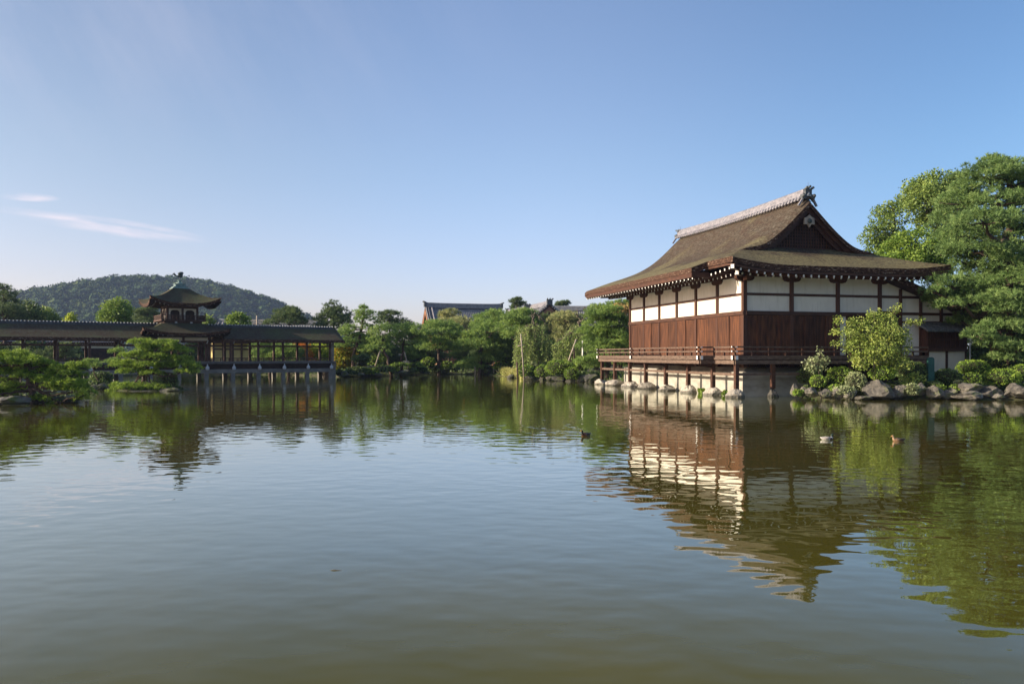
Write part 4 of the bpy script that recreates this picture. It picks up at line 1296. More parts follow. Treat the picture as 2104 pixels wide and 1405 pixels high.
# ------------------------------------------------------------------ foliage
def unit(a): return a / (np.linalg.norm(a, axis=-1, keepdims=True) + 1e-9)
def quads(P, U, V):
    """leaf quads: base P, along U, half width V"""
    n = len(P)
    v = np.stack([P, P + U * .45 + V, P + U, P + U * .45 - V], 1).reshape(-1, 3)
    f = np.arange(4 * n).reshape(n, 4)
    return v, f
class Leaves:
    def __init__(s): s.v, s.f, s.t, s.n = [], [], [], 0
    def put(s, v, f, t):
        s.v.append(v); s.f.append(f + s.n); s.t.append(t); s.n += len(v)
    def needles(s, P, D, size, k=5, spread=.75, tint=None):
        n = len(P)
        if n == 0: return
        P = np.repeat(P, k, 0); D = np.repeat(D, k, 0)
        d = unit(D + spread * rng.normal(size=P.shape))
        side = unit(np.cross(d, rng.normal(size=P.shape)))
        L = size * rng.uniform(.7, 1.25, (len(P), 1))
        v, f = quads(P - d * L * .15, d * L, side * L * .055)
        t = np.repeat(rng.random(n) if tint is None else tint, k)
        s.put(v, f, np.clip(t + .25 * rng.normal(size=len(t)), 0, 1.2))
    def leaves(s, P, D, size, spread=1.2, tint=None, wid=.38):
        n = len(P)
        if n == 0: return
        d = unit(D + spread * rng.normal(size=P.shape))
        side = unit(np.cross(d, rng.normal(size=P.shape)))
        L = size * rng.uniform(.6, 1.3, (n, 1))
        v, f = quads(P - d * L * .5, d * L, side * L * wid)
        t = rng.random(n) if tint is None else tint
        s.put(v, f, np.clip(t + .2 * rng.normal(size=n), 0, 1.2))
    def build(s, name, mat, parent, extra=None):
        v = np.concatenate(s.v); f = np.concatenate(s.f); t = np.concatenate(s.t)
        if parent is not None: v = v - np.array(parent.location)
        return np_mesh(name, v, f, mat, parent, t)

def dome(n, zmin=-.25):
    z = rng.uniform(zmin, 1, n)
    a = rng.uniform(0, 2 * np.pi, n)
    r = np.sqrt(np.maximum(0, 1 - z * z))
    return np.stack([r * np.cos(a), r * np.sin(a), z], -1)

def pad(lv, c, r, clump, size, dens=1.0, kind='needle', zmin=-.3, k=11):
    """one foliage pad: knobbly clumps over a flattened dome, each covered with tufts or leaves"""
    r = np.array(r)
    area = 2.6 * (r[0] * r[1] + r[0] * r[2] + r[1] * r[2]) * (1 - zmin) / 1.3
    nc = max(5, int(area / (clump * clump) * 1.0))
    dr = dome(nc, zmin)
    cc = c + dr * r * rng.uniform(.62, 1.08, (nc, 1))
    cr = clump * rng.uniform(.6, 1.35, nc)
    ct = rng.random(nc)
    nt = np.maximum(3, (dens * (3.0 if kind == 'needle' else 4.2) * (cr / size) ** 2).astype(int))
    idx = np.repeat(np.arange(nc), nt)
    dd = dome(len(idx), -.15 if kind == 'needle' else -.7)
    P = cc[idx] + dd * (cr[idx] * rng.uniform(.55, 1.05, len(idx)))[:, None] * np.array([1, 1, .62 if kind == 'needle' else .9])
    if kind == 'needle':
        D = unit(dd * .7 + dr[idx] * .35 + np.array([0, 0, .55]))
        lv.needles(P, D, size, k, tint=ct[idx])
    else:
        D = unit(dd + np.array([0, 0, -.1]))
        lv.leaves(P, D, size * .95, tint=ct[idx])
    return cc

def limb(m, pts, r0, r1, wob=.08, n=6):
    pts = [np.array(p, float) for p in pts]
    out = []
    for i in range(len(pts) - 1):
        k = 4
        for j in range(k):
            p = pts[i] + (pts[i + 1] - pts[i]) * j / k
            if not (i == 0 and j == 0): p = p + rng.normal(size=3) * wob
            out.append(p)
    out.append(pts[-1])
    m.tube([Vector(p) for p in out], list(np.linspace(r0, r1, len(out))), n)
    return out

def tree(name, label, cat, D, base, pads, mat, trunk=None, group=None, clump=None, size=None, dens=1.0, kind='needle', tr=.16, depth=1.0, tmat=None, zmin=-.3, k=11, limbs=True, dd=None, dj=.5, thick=1.3):
    """pads: (x, y, rx, ry[, depth offset]) measured in the photo at distance D; built as solid pads of equal depth"""
    s = D / F
    B = px(base[0], base[1], D)
    B[2] = gz(B[0], B[1]) - .05
    tr *= .68
    t = thing(name, label, cat, tuple(B), 0, group)
    lv = Leaves()
    clump = clump or max(.42, D * .0062)
    size = size or max(.22, D * .0038)
    m = MB()
    tp = [B] + [px(x, y, D) for x, y in (trunk or [])]
    top = min(pads, key=lambda p: p[1])
    if not trunk: tp.append(px(top[0], top[1] + top[3], D))
    path = limb(m, tp, tr * 1.25, tr * .45, tr * .35, 8)
    P = np.array(path)
    for q in pads:
        x, y, rx, ry = q[:4]
        do = q[4] if len(q) > 4 else rng.normal() * rx * s * dj
        c = px(x, y + ry * .28, D + do)
        r = np.array([rx * s * 1.06, rx * s * depth, ry * s * thick])
        cc = pad(lv, c, r, min(clump, max(.22, ry * s * 1.1)), size, dens, kind, zmin, k)
        if limbs:
            lo = P[P[:, 2] < c[2] + .1]
            o = lo[-1] if len(lo) else P[len(P) // 2]
            midp = (o + c) / 2 + np.array([0, 0, -.12 * np.linalg.norm(c - o)])
            limb(m, [o, midp, c], tr * .5, tr * .12, tr * .3)
            for e in cc[rng.integers(0, len(cc), min(4, len(cc)))]:
                limb(m, [c, e], tr * .14, .012, .03, 4)
    m.v = [tuple(np.array(v) - B) for v in m.v]
    m.build('trunk', [tmat or M_trunk], t)
    lv.build('crown', mat, t)
    return t

def shrub(label, x, y, rx, ry, D, mat, name='clipped_shrub', cat='shrub', group='clipped round shrubs along the shore', size=.085, dens=1.25, depth=1.0, rough=.10, up=0.0):
    if 690 < x < 935: D -= 4.0
    s = D / F
    c = px(x, y, D)
    r = np.array([rx * s, rx * s * depth, ry * s])
    lv = Leaves()
    area = 4 * np.pi * ((r[0] * r[1]) ** 1.6 / 3 + 2 * (r[0] * r[2]) ** 1.6 / 3) ** (1 / 1.6)
    size = max(size, D * .0018)
    n = int(dens * area / size ** 2 * 1.5)
    d = dome(n, -.75)
    lump = np.array([mnoise.noise(Vector(q * 2.2) + Vector((x * .37, y * .7, 3))) for q in d])
    fine = np.array([mnoise.noise(Vector(q * 7) + Vector((x * .37, y * .7, 9))) for q in d])
    rr = 1 + rough * 1.6 * lump + rough * .8 * fine - np.abs(rng.normal(size=n)) * .10
    P = c + d * r * rr[:, None]
    lv.leaves(P, unit(d / r + np.array([0, 0, up])), size, .8, tint=np.clip(.5 + 1.2 * lump + .8 * fine, 0, 1))
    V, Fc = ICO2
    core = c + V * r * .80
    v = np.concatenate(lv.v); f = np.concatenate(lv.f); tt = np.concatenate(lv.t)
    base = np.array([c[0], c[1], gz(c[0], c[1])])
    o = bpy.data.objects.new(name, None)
    # leaves (quads) and a solid dark twig core added to block light (triangles stored as quads with a repeated edge midpoint)
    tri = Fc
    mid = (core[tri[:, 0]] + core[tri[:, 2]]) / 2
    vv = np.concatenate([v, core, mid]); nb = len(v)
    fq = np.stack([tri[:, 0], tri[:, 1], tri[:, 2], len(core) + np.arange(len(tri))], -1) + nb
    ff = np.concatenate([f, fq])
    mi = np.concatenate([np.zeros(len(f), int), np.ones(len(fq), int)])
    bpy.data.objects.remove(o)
    ob = np_mesh(name, vv - base, ff, [mat, M_twigcore], None, np.concatenate([tt, np.zeros(len(fq))]), mi=mi)
    ob.location = base
    return tag(ob, label, cat, group)

def rock(label, x, y, rx, ry, D, mat=None, group='rocks along the shore', name='rock', depth=.8, seed=None, z0=None, cuts=10):
    """an angular boulder: a sphere cut by random planes, then roughened"""
    if 690 < x < 935: D -= 4.5
    s = D / F
    c = px(x, y, D)
    r = np.array([rx * s, rx * s * depth, ry * s])
    rg = np.random.default_rng(int(x * 13 + y * 7) if seed is None else seed)
    V, Fc = ICO4
    v = V.copy()
    for k in range(cuts):
        n = unit(rg.normal(size=3))
        d = rg.uniform(.55, .86)
        h = v @ n - d
        v = v - np.where(h > 0, h, 0)[:, None] * n
    off = Vector(rg.uniform(-50, 50, 3))
    nz_ = np.array([mnoise.fractal(Vector(q) * 1.7 + off, .8, 2.2, 4) for q in v])
    n2_ = np.array([mnoise.fractal(Vector(q) * 6 + off, .7, 2.0, 3) for q in v])
    v = v * (1 + .13 * nz_ + .06 * n2_)[:, None]
    v = v / np.abs(v).max(0)
    o = np_mesh(name, v * r, Fc, mat or M_rock, None, smooth=False)
    o.location = tuple(c)
    o.rotation_euler = (0, 0, 0)
    return tag(o, label, 'rock', group)

hill_forest()

# ---- big pine at the right edge
tree('pine_tree', 'huge spreading pine at the right edge reaching over the end of the hall', 'pine tree', 51, (2082, 760),
     [(2041, 330, 22, 7), (2072, 345, 46, 14), (2030, 362, 50, 15), (2086, 378, 50, 16), (2000, 386, 36, 15), (1979, 418, 48, 16), (2047, 418, 55, 16), (1957, 452, 36, 15), (2024, 455, 60, 16), (2088, 452, 50, 16),
      (1979, 483, 50, 15), (2065, 484, 60, 16), (1955, 513, 32, 14), (2013, 515, 58, 15), (2088, 518, 50, 16), (1985, 540, 30, 10),
      (2018, 556, 38, 12), (2070, 548, 50, 15, -1.6), (1948, 585, 40, 12), (2008, 583, 50, 14), (2075, 580, 55, 15, -1.8), (1936, 612, 34, 11), (1922, 600, 26, 8, -.8), (1950, 628, 30, 9, -1.2), (1975, 660, 24, 8, .5), (1996, 610, 48, 13), (2052, 614, 52, 15, -1.9),
      (2013, 641, 40, 10), (2068, 637, 45, 13, -2.0), (2054, 675, 44, 13, -1.8), (2092, 668, 40, 13, -1.5), (2046, 708, 36, 9, -2.0), (2012, 690, 26, 8, -2.2), (2086, 716, 34, 9, -2.2), (2066, 735, 30, 8, -1.6), (2098, 695, 25, 10), (2140, 400, 50, 18), (2150, 470, 50, 18), (2150, 540, 50, 18), (2140, 610, 50, 18), (2145, 360, 45, 16), (2130, 665, 40, 14)],
     L_bluepine, [(2078, 640), (2070, 540), (2082, 440), (2078, 350)], thick=1.5, dj=.8, tr=.62, clump=.50, size=.26, dens=1.1, k=13)
# ---- broad trees behind the hall
tree('broadleaf_tree', 'tall dense broadleaf tree rising behind the roof, left of the huge pine', 'tree', 72, (1930, 735),
     [(1925, 372, 34, 20), (1888, 388, 28, 18), (1950, 385, 26, 22), (1910, 412, 46, 24), (1960, 430, 30, 24), (1925, 455, 40, 24), (1945, 500, 40, 26), (1915, 540, 40, 20)],
     L_broad, [(1930, 600), (1925, 480)], kind='leaf', clump=.62, size=.22, tr=.4, zmin=-.8, dens=1.3)
tree('broadleaf_tree', 'loose airy tree behind the roof with small separate leaf clusters against the sky', 'tree', 78, (1830, 735),
     [(1832, 425, 18, 10), (1852, 415, 16, 10), (1812, 440, 18, 10), (1838, 452, 20, 12), (1798, 466, 14, 10), (1786, 488, 14, 12), (1818, 478, 22, 13), (1846, 484, 22, 14), (1800, 505, 18, 12), (1830, 512, 26, 16), (1796, 535, 20, 16), (1850, 540, 30, 18)],
     L_broad, [(1835, 600), (1838, 500), (1836, 440)], kind='leaf', clump=.5, size=.22, tr=.28, zmin=-.9, dens=.95)
tree('broadleaf_tree', 'bright yellow-green tree close behind the lower right roof corner', 'tree', 66, (1870, 735),
     [(1878, 494, 40, 22), (1850, 512, 38, 18), (1900, 520, 36, 20), (1870, 535, 46, 16), (1835, 535, 30, 14), (1915, 545, 34, 16), (1880, 560, 40, 14)],
     L_bright, [(1872, 620), (1876, 530)], kind='leaf', clump=.5, size=.21, tr=.3, zmin=-.8, dens=.9)
tree('broadleaf_tree', 'dark leafy tree in the shade between the lean-to and the huge pine trunk', 'tree', 60, (2005, 762),
     [(2000, 655, 28, 14), (2030, 690, 34, 16), (1998, 690, 22, 16), (2020, 725, 36, 16), (1995, 730, 18, 16), (1985, 600, 34, 22), (2060, 600, 50, 30)],
     L_azdark, [(2008, 700)], kind='leaf', clump=.5, size=.26, tr=.14, zmin=-.8)
# ---- small sunlit tree in front of the hall
t = tree('small_tree', 'bushy young tree with sunlit yellow-green leaves and long shoots in front of the gable wall', 'tree', 45.9, (1795, 800),
     [(1797, 648, 16, 10), (1765, 663, 19, 12), (1824, 657, 19, 12), (1744, 686, 17, 13), (1787, 682, 28, 17), (1828, 682, 25, 17), (1855, 687, 14, 13), (1764, 710, 26, 15), (1807, 710, 32, 17), (1850, 712, 19, 14), (1774, 734, 25, 13), (1822, 735, 30, 14), (1768, 750, 13, 8), (1850, 745, 20, 12), (1880, 775, 16, 10), (1868, 790, 8, 8),
      (1835, 636, 9, 5), (1845, 628, 6, 3), (1874, 664, 12, 4), (1890, 659, 8, 3), (1725, 660, 10, 5), (1716, 682, 8, 4), (1718, 705, 9, 6), (1722, 655, 7, 3)],
     L_shrubtree, [(1796, 760), (1795, 700)], kind='leaf', clump=.20, size=.115, tr=.09, zmin=-.85, dens=.6, tmat=M_greytrunk, dj=.45)
tree('sapling', 'thin sparse sapling with a pale stem left of the bushy young tree', 'tree', 46.5, (1688, 790),
     [(1668, 742, 10, 7), (1680, 738, 10, 7), (1692, 748, 9, 6), (1660, 748, 8, 5), (1684, 756, 10, 6), (1700, 738, 8, 4), (1686, 722, 4, 8), (1672, 758, 8, 5)],
     L_grey, [(1683, 762), (1679, 748)], kind='leaf', clump=.2, size=.13, tr=.05, zmin=-.9, dens=.5, tmat=M_greytrunk)

# ---- pines and trees of the far shore
DARKG, MIDG, PALEG = L_darkpine, L_pine, L_palepine
tree('pine_tree', 'tall pine leaning right with bare trunk and flat stacked pads just beyond the bridge end', 'pine tree', 98, (724, 752),
     [(747, 634, 8, 4), (749, 645, 19, 7), (750, 659, 22, 8), (716, 675, 17, 6), (709, 686, 20, 7), (758, 675, 14, 8), (717, 702, 20, 6), (757, 698, 22, 7), (740, 690, 14, 5), (700, 712, 16, 6), (765, 712, 18, 7)],
     MIDG, [(727, 728), (738, 695), (745, 668), (747, 640)], tr=.33)
tree('conifer', 'dark bristly conifer standing against the sky right of the bridge roof', 'conifer', 108, (684, 760),
     [(686, 624, 7, 6), (680, 634, 14, 7), (692, 637, 14, 7), (684, 646, 24, 8), (700, 650, 20, 8), (670, 655, 22, 8), (686, 660, 28, 9), (706, 665, 18, 8), (675, 671, 24, 8)],
     DARKG, [(685, 690), (686, 630)], tr=.3)
tree('pine_tree', 'flat topped dark pine on a bare stem left of the big tiled hall', 'pine tree', 112, (802, 760),
     [(801, 646, 21, 5), (792, 655, 16, 5), (794, 664, 18, 6), (822, 661, 20, 7), (838, 668, 12, 5), (810, 672, 24, 6)],
     DARKG, [(801, 700), (801, 650)], tr=.28)
tree('pine_tree', 'pine with trunk leaning left over a forked prop in the far garden', 'pine tree', 96.5, (806, 752),
     [(790, 682, 22, 10), (797, 698, 20, 9), (776, 698, 20, 8), (766, 686, 12, 7), (780, 712, 22, 8), (758, 718, 16, 7)],
     MIDG, [(798, 735), (788, 718), (784, 700)], tr=.26)
tree('pine_tree', 'round headed pine on a leaning trunk with two props, left of the dome pine', 'pine tree', 99, (823, 755),
     [(838, 674, 24, 8), (826, 680, 20, 8), (856, 685, 28, 10), (838, 690, 30, 9), (812, 695, 18, 8), (860, 700, 22, 8), (812, 706, 14, 7)],
     MIDG, [(829, 720), (832, 695)], tr=.26)
tree('pine_tree', 'big dark green dome shaped pine below the tiled hall', 'pine tree', 103, (902, 758),
     [(905, 667, 28, 8), (890, 674, 24, 9), (925, 676, 26, 10), (906, 684, 40, 11), (934, 692, 20, 11), (885, 692, 24, 10), (912, 702, 38, 10), (895, 714, 30, 8), (925, 716, 26, 8)],
     L_pine, [(901, 725), (904, 690)], tr=.3)
tree('pine_tree', 'pale grey-green pine top in front of the big tiled roof', 'pine tree', 122, (922, 765),
     [(925, 643, 16, 5), (918, 650, 18, 5), (930, 655, 18, 6), (912, 662, 16, 6)], PALEG, [(922, 700), (923, 650)], tr=.25)
tree('pine_tree', 'pale yellowish pine between the dark dome pine and the large middle pine', 'pine tree', 118, (950, 765),
     [(945, 660, 20, 7), (956, 669, 16, 7), (960, 680, 14, 7), (938, 668, 14, 6)], L_palepine, [(950, 710), (947, 668)], tr=.25)
tree('maple_tree', 'small orange tinted tree tucked behind the dark dome pine', 'tree', 112, (956, 765),
     [(956, 690, 12, 7), (962, 700, 12, 7), (950, 702, 10, 6)], L_orange, None, kind='leaf', size=.34, clump=.6, zmin=-.8, tr=.15)
tree('pine_tree', 'large sunlit pine with layered pads in the middle of the far shore', 'pine tree', 100, (986, 752),
     [(1018, 646, 22, 7), (1004, 654, 28, 9), (1026, 662, 24, 9), (996, 668, 28, 9), (1014, 680, 42, 11), (985, 688, 32, 10), (1036, 694, 22, 10), (1004, 698, 48, 11), (972, 706, 28, 9), (1030, 712, 26, 9), (985, 714, 34, 9)],
     L_pine, [(984, 730), (998, 700), (1012, 665)], tr=.34, dens=1.1)
tree('pine_tree', 'low pine stretching over the water on short props below the large middle pine', 'pine tree', 101, (1044, 756),
     [(1030, 722, 26, 8), (1008, 730, 28, 8), (1046, 732, 18, 8), (990, 740, 28, 8), (966, 747, 26, 7), (948, 753, 14, 5), (1016, 742, 20, 6), (975, 755, 22, 5)],
     L_pine, [(1040, 744), (1020, 738), (985, 746)], tr=.22)
tree('pine_tree', 'mid green pine with rounded pads below the stepped tiled roofs', 'pine tree', 94, (1064, 752),
     [(1072, 643, 24, 6), (1058, 651, 24, 7), (1088, 649, 22, 9), (1072, 660, 36, 10), (1052, 668, 22, 9), (1096, 668, 18, 10), (1074, 680, 30, 10), (1050, 690, 18, 9)],
     L_pine, [(1066, 710), (1070, 660)], tr=.3)
tree('pine_tree', 'narrow dark pine in the gap between the two weeping trees', 'pine tree', 96, (1128, 755),
     [(1124, 652, 10, 8), (1128, 664, 13, 9), (1122, 676, 14, 9), (1130, 690, 16, 10), (1120, 702, 16, 9)], DARKG, None, tr=.22)
tree('pine_tree', 'small distant pine poking above the stepped roof left of the pink ridge', 'pine tree', 128, (1064, 770),
     [(1063, 617, 9, 4), (1057, 623, 9, 5), (1070, 625, 10, 4), (1062, 632, 14, 5)], DARKG, [(1062, 680), (1063, 622)], tr=.2)
tree('pine_tree', 'tiny distant pine just right of the triangular gable', 'pine tree', 140, (1156, 770),
     [(1149, 625, 7, 3), (1161, 623, 8, 3), (1155, 627, 10, 3)], DARKG, [(1156, 680), (1156, 630)], tr=.2)
tree('pine_tree', 'pale soft pine behind the right hand weeping tree', 'pine tree', 93, (1168, 755),
     [(1160, 647, 20, 5), (1148, 656, 22, 7), (1176, 654, 20, 7), (1162, 664, 34, 9), (1190, 660, 18, 9), (1142, 672, 18, 9), (1168, 678, 32, 10), (1160, 695, 30, 10), (1200, 690, 20, 12)],
     L_palepine, [(1166, 710), (1160, 660)], tr=.28)
tree('pine_tree', 'large fresh green pine against the far corner of the wooden hall', 'pine tree', 76, (1250, 762),
     [(1234, 636, 24, 8), (1258, 640, 22, 8), (1222, 648, 22, 8), (1246, 653, 28, 9), (1272, 655, 22, 9), (1228, 664, 28, 9), (1260, 668, 30, 10), (1218, 680, 26, 9), (1246, 684, 32, 10), (1278, 688, 22, 10), (1228, 698, 28, 9), (1262, 702, 32, 10), (1212, 711, 22, 8), (1244, 716, 34, 9), (1276, 722, 22, 10), (1206, 742, 24, 8), (1224, 752, 22, 7), (1240, 735, 26, 8), (1300, 700, 24, 12), (1300, 660, 24, 12)],
     L_pine, [(1250, 720), (1252, 680), (1246, 645)], tr=.3, dens=1.1)
tree('broadleaf_tree', 'brownish tinted tree top under the left eave of the wooden hall', 'tree', 88, (1276, 755),
     [(1276, 632, 16, 7), (1268, 640, 16, 7), (1286, 640, 14, 8), (1274, 650, 18, 7)], L_brown, [(1276, 700), (1276, 642)], kind='leaf', size=.24, clump=.5, zmin=-.8, tr=.2)
tree('pine_tree', 'green tree top behind the brownish crown under the left eave', 'pine tree', 92, (1262, 755),
     [(1262, 626, 14, 6), (1282, 624, 16, 6), (1250, 634, 16, 7), (1292, 632, 14, 8)], L_pine, [(1262, 690), (1262, 635)], tr=.2)
tree('maple_tree', 'yellow-green maple at the water side right of the bridge end', 'maple', 99, (706, 762),
     [(706, 720, 20, 8), (698, 730, 20, 8), (716, 733, 18, 8), (692, 742, 16, 8), (708, 745, 20, 7), (690, 752, 12, 5)], L_autumn, [(706, 735)], kind='leaf', size=.26, clump=.5, zmin=-.85, tr=.14)
tree('maple_tree', 'orange maple glowing through the last bays of the covered bridge', 'maple', 103, (624, 768),
     [(618, 712, 14, 7), (628, 722, 14, 9), (622, 734, 12, 8), (634, 740, 12, 7)], L_orange, [(624, 735)], kind='leaf', size=.26, clump=.5, zmin=-.85, tr=.14)
tree('maple_tree', 'lime green maple seen through the last bays of the covered bridge', 'maple', 104, (655, 768),
     [(652, 712, 16, 8), (664, 722, 16, 9), (646, 728, 14, 8), (660, 738, 18, 8)], L_lime, [(655, 735)], kind='leaf', size=.26, clump=.5, zmin=-.85, tr=.14)

# weeping cherries
def weeping(label, D, base, trunk, dome_, n, mat, bare):
    B = px(base[0], base[1], D); B[2] = gz(B[0], B[1]) - .05
    t = thing('weeping_tree', label, 'tree', tuple(B), 0, 'weeping trees on the right bank')
    m = MB(); lv = Leaves(); s = D / F
    path = limb(m, [B] + [px(x, y, D) for x, y in trunk], .26, .10, .06, 8)
    for (x0, y0, x1, y1) in bare:
        limb(m, [px(x0, y0, D), px((x0 + x1) / 2 + rng.normal() * 2, (y0 + y1) / 2, D + rng.normal() * .3), px(x1, y1, D)], .09, .02, .08)
    for (x, y, rx, ylo) in dome_:
        c = px(x, y, D)
        o = np.array(path[-3])
        limb(m, [o, (o + c) / 2 + np.array([0, 0, .3]), c], .08, .03, .06)
        k = int(1.5 * n * rx / 12)
        for i in range(k):
            a = rng.uniform(0, 2 * np.pi); q = np.sqrt(rng.random()) * rx * s
            st_ = c + np.array([q * np.cos(a), q * np.sin(a) * .9, -.35 * q + rng.normal() * .12])
            L = (ylo - y) * s * rng.uniform(.5, 1.05)
            L = min(L, st_[2] - B[2] - .2)
            if L < .3: continue
            nn = int(L / .11)
            tt = np.linspace(0, 1, nn)
            dx = rng.normal() * .14 * L; dy = rng.normal() * .14 * L
            P = st_ + np.stack([dx * tt ** .7 + .05 * np.sin(tt * 7 + a), dy * tt ** .7, -L * tt], -1) + rng.normal(size=(nn, 3)) * .05
            m.tube([Vector(p) for p in P[::3]] if nn > 6 else [Vector(P[0]), Vector(P[-1])], .012, 3)
            P2 = np.repeat(P, 2, 0) + rng.normal(size=(2 * nn, 3)) * .07
            lv.leaves(P2, np.tile([0, 0, -1.0], (2 * nn, 1)), .16, .6, tint=np.full(2 * nn, rng.random()), wid=.24)
    m.v = [tuple(np.array(v) - B) for v in m.v]
    m.build('trunk', [M_greytrunk], t)
    lv.build('crown', mat, t)
weeping('weeping tree with bare crooked top and hanging olive leaves, left one by the white pole', 84, (1106, 768), [(1107, 735), (1098, 690), (1096, 662)],
        [(1098, 664, 14, 735), (1078, 672, 15, 740), (1068, 690, 11, 748), (1112, 668, 13, 740), (1090, 690, 20, 752), (1120, 690, 13, 745), (1064, 712, 9, 755), (1104, 700, 18, 757), (1130, 700, 10, 745)], 15, L_olive,
        [(1096, 664, 1098, 636), (1097, 655, 1091, 640), (1098, 645, 1110, 648), (1110, 648, 1119, 672), (1098, 650, 1090, 668), (1096, 668, 1084, 676), (1104, 646, 1114, 660)])
weeping('weeping tree with forked bare branches on top, right one beside the fresh green pine', 82, (1166, 768), [(1172, 735), (1184, 700), (1190, 668)],
        [(1182, 668, 12, 735), (1196, 668, 12, 740), (1174, 680, 12, 740), (1164, 690, 11, 740), (1190, 684, 15, 745), (1152, 698, 11, 742), (1204, 684, 10, 735), (1176, 700, 16, 748), (1142, 706, 9, 745)], 15, L_olive,
        [(1190, 668, 1186, 634), (1190, 665, 1205, 636), (1187, 650, 1183, 642), (1199, 648, 1212, 640), (1203, 640, 1203, 630), (1192, 660, 1200, 655)])

# background trees on the left
tree('pine_tree', 'dark layered pine at the left edge above the bridge roof', 'pine tree', 97, (10, 760),
     [(6, 592, 14, 6), (14, 603, 16, 7), (2, 612, 20, 8), (18, 622, 18, 8), (4, 635, 28, 10), (26, 640, 16, 9), (10, 652, 30, 9), (-30, 630, 26, 14), (-36, 655, 26, 12)], DARKG, [(10, 700), (8, 600)], tr=.4)
tree('broadleaf_tree', 'rounded dark green tree right of the layered pine at the left edge', 'tree', 100, (52, 765),
     [(56, 630, 18, 9), (46, 640, 18, 9), (66, 640, 16, 9), (54, 652, 28, 9), (36, 656, 16, 8)], L_azdark, None, kind='leaf', size=.27, clump=.7, zmin=-.7, tr=.3)
tree('broadleaf_tree', 'dark tree with yellowish rim sloping down to the bridge roof', 'tree', 103, (90, 765),
     [(86, 640, 16, 8), (98, 646, 16, 8), (78, 652, 18, 8), (104, 655, 16, 7), (116, 660, 14, 5), (92, 660, 24, 7)], L_broad, None, kind='leaf', size=.27, clump=.7, zmin=-.7, tr=.3)
tree('ginkgo_tree', 'small pointed lime green tree peeping over the left bridge roof', 'tree', 112, (145, 768),
     [(146, 646, 4, 4), (142, 651, 6, 4), (149, 652, 6, 4), (145, 658, 11, 6), (145, 666, 13, 6)], L_lime, None, kind='leaf', size=.32, clump=.5, zmin=-.8, tr=.2)
tree('broadleaf_tree', 'round bright green tree above the bridge roof left of the tower', 'tree', 106, (240, 768),
     [(243, 622, 14, 7), (231, 630, 16, 8), (254, 630, 14, 8), (240, 638, 26, 9), (224, 646, 18, 8), (260, 646, 14, 8), (238, 652, 30, 9), (216, 656, 12, 6), (266, 656, 12, 7), (240, 665, 30, 7)], L_bright, None, kind='leaf', size=.27, clump=.75, zmin=-.8, tr=.35)
tree('pine_tree', 'dark layered conifer directly behind the tower on its left', 'conifer', 104, (300, 768),
     [(304, 636, 14, 5), (294, 642, 16, 5), (308, 648, 18, 6), (292, 652, 18, 6), (300, 658, 22, 6), (300, 668, 22, 6)], DARKG, None, tr=.25)
tree('broadleaf_tree', 'small green tree top close behind the tower on its right', 'tree', 108, (427, 768),
     [(428, 653, 8, 6), (424, 660, 11, 6), (434, 661, 8, 6), (428, 668, 14, 5)], L_broad, None, kind='leaf', size=.34, clump=.6, zmin=-.8, tr=.2)
tree('broadleaf_tree', 'pale lime tree above the bridge roof between the tower and the dark conifer', 'tree', 113, (488, 768),
     [(490, 646, 12, 4), (480, 650, 11, 5), (500, 651, 12, 5), (474, 657, 10, 5), (488, 658, 20, 6), (504, 660, 9, 5), (488, 667, 22, 5)], L_bright, None, kind='leaf', size=.32, clump=.55, zmin=-.8, tr=.25, dens=.8)
tree('conifer', 'dark dense conifer above the right half of the bridge roof', 'conifer', 106, (592, 768),
     [(596, 637, 14, 5), (582, 642, 14, 6), (604, 645, 16, 7), (588, 652, 26, 8), (612, 657, 14, 7), (600, 662, 32, 8), (566, 662, 12, 6), (552, 664, 10, 5)], DARKG, None, tr=.3)
for lab, x0, x1, y0, D in (('dense dark pine thicket tree behind the far left bays of the bridge', -60, 40, 712, 92), ('dense dark pine behind the bridge posts nearer the tower', 60, 180, 716, 94),
                           ('mid green pine seen through the bays right of the tower', 528, 580, 706, 101), ('spreading pine seen through the middle right bays of the bridge', 575, 612, 716, 100)):
    tree('pine_tree', lab, 'pine tree', D, ((x0 + x1) / 2, 770),
         [(rng.uniform(x0, x1), y0 + 34 * q / 9 + rng.uniform(-4, 4), rng.uniform(14, 24), rng.uniform(6, 9)) for q in range(10)], DARKG if D < 95 else MIDG, None, tr=.25)

# foreground pines on the left
tree('pine_tree', 'broad low sunlit pine on the left bank leaning over the water', 'pine tree', 41.5, (70, 822),
     [(30, 732, 34, 8), (-20, 738, 40, 9), (16, 744, 38, 8), (62, 742, 24, 8), (94, 749, 18, 6), (148, 756, 26, 5), (170, 750, 10, 4), (72, 758, 30, 8), (112, 766, 30, 7), (148, 770, 24, 7), (25, 762, 30, 9), (56, 772, 22, 7), (94, 781, 24, 7), (136, 787, 34, 7), (-20, 765, 36, 10),
      (161, 801, 25, 6), (180, 810, 14, 5), (124, 799, 24, 7), (90, 820, 18, 6), (104, 830, 9, 3), (8, 790, 20, 10), (38, 800, 18, 6), (4, 810, 18, 7), (166, 820, 12, 3), (-40, 800, 30, 12), (66, 822, 8, 4)],
     L_yellowpine, [(66, 806), (60, 792), (54, 770), (40, 748)], tr=.24, clump=.36, size=.20, dens=1.1, k=13)
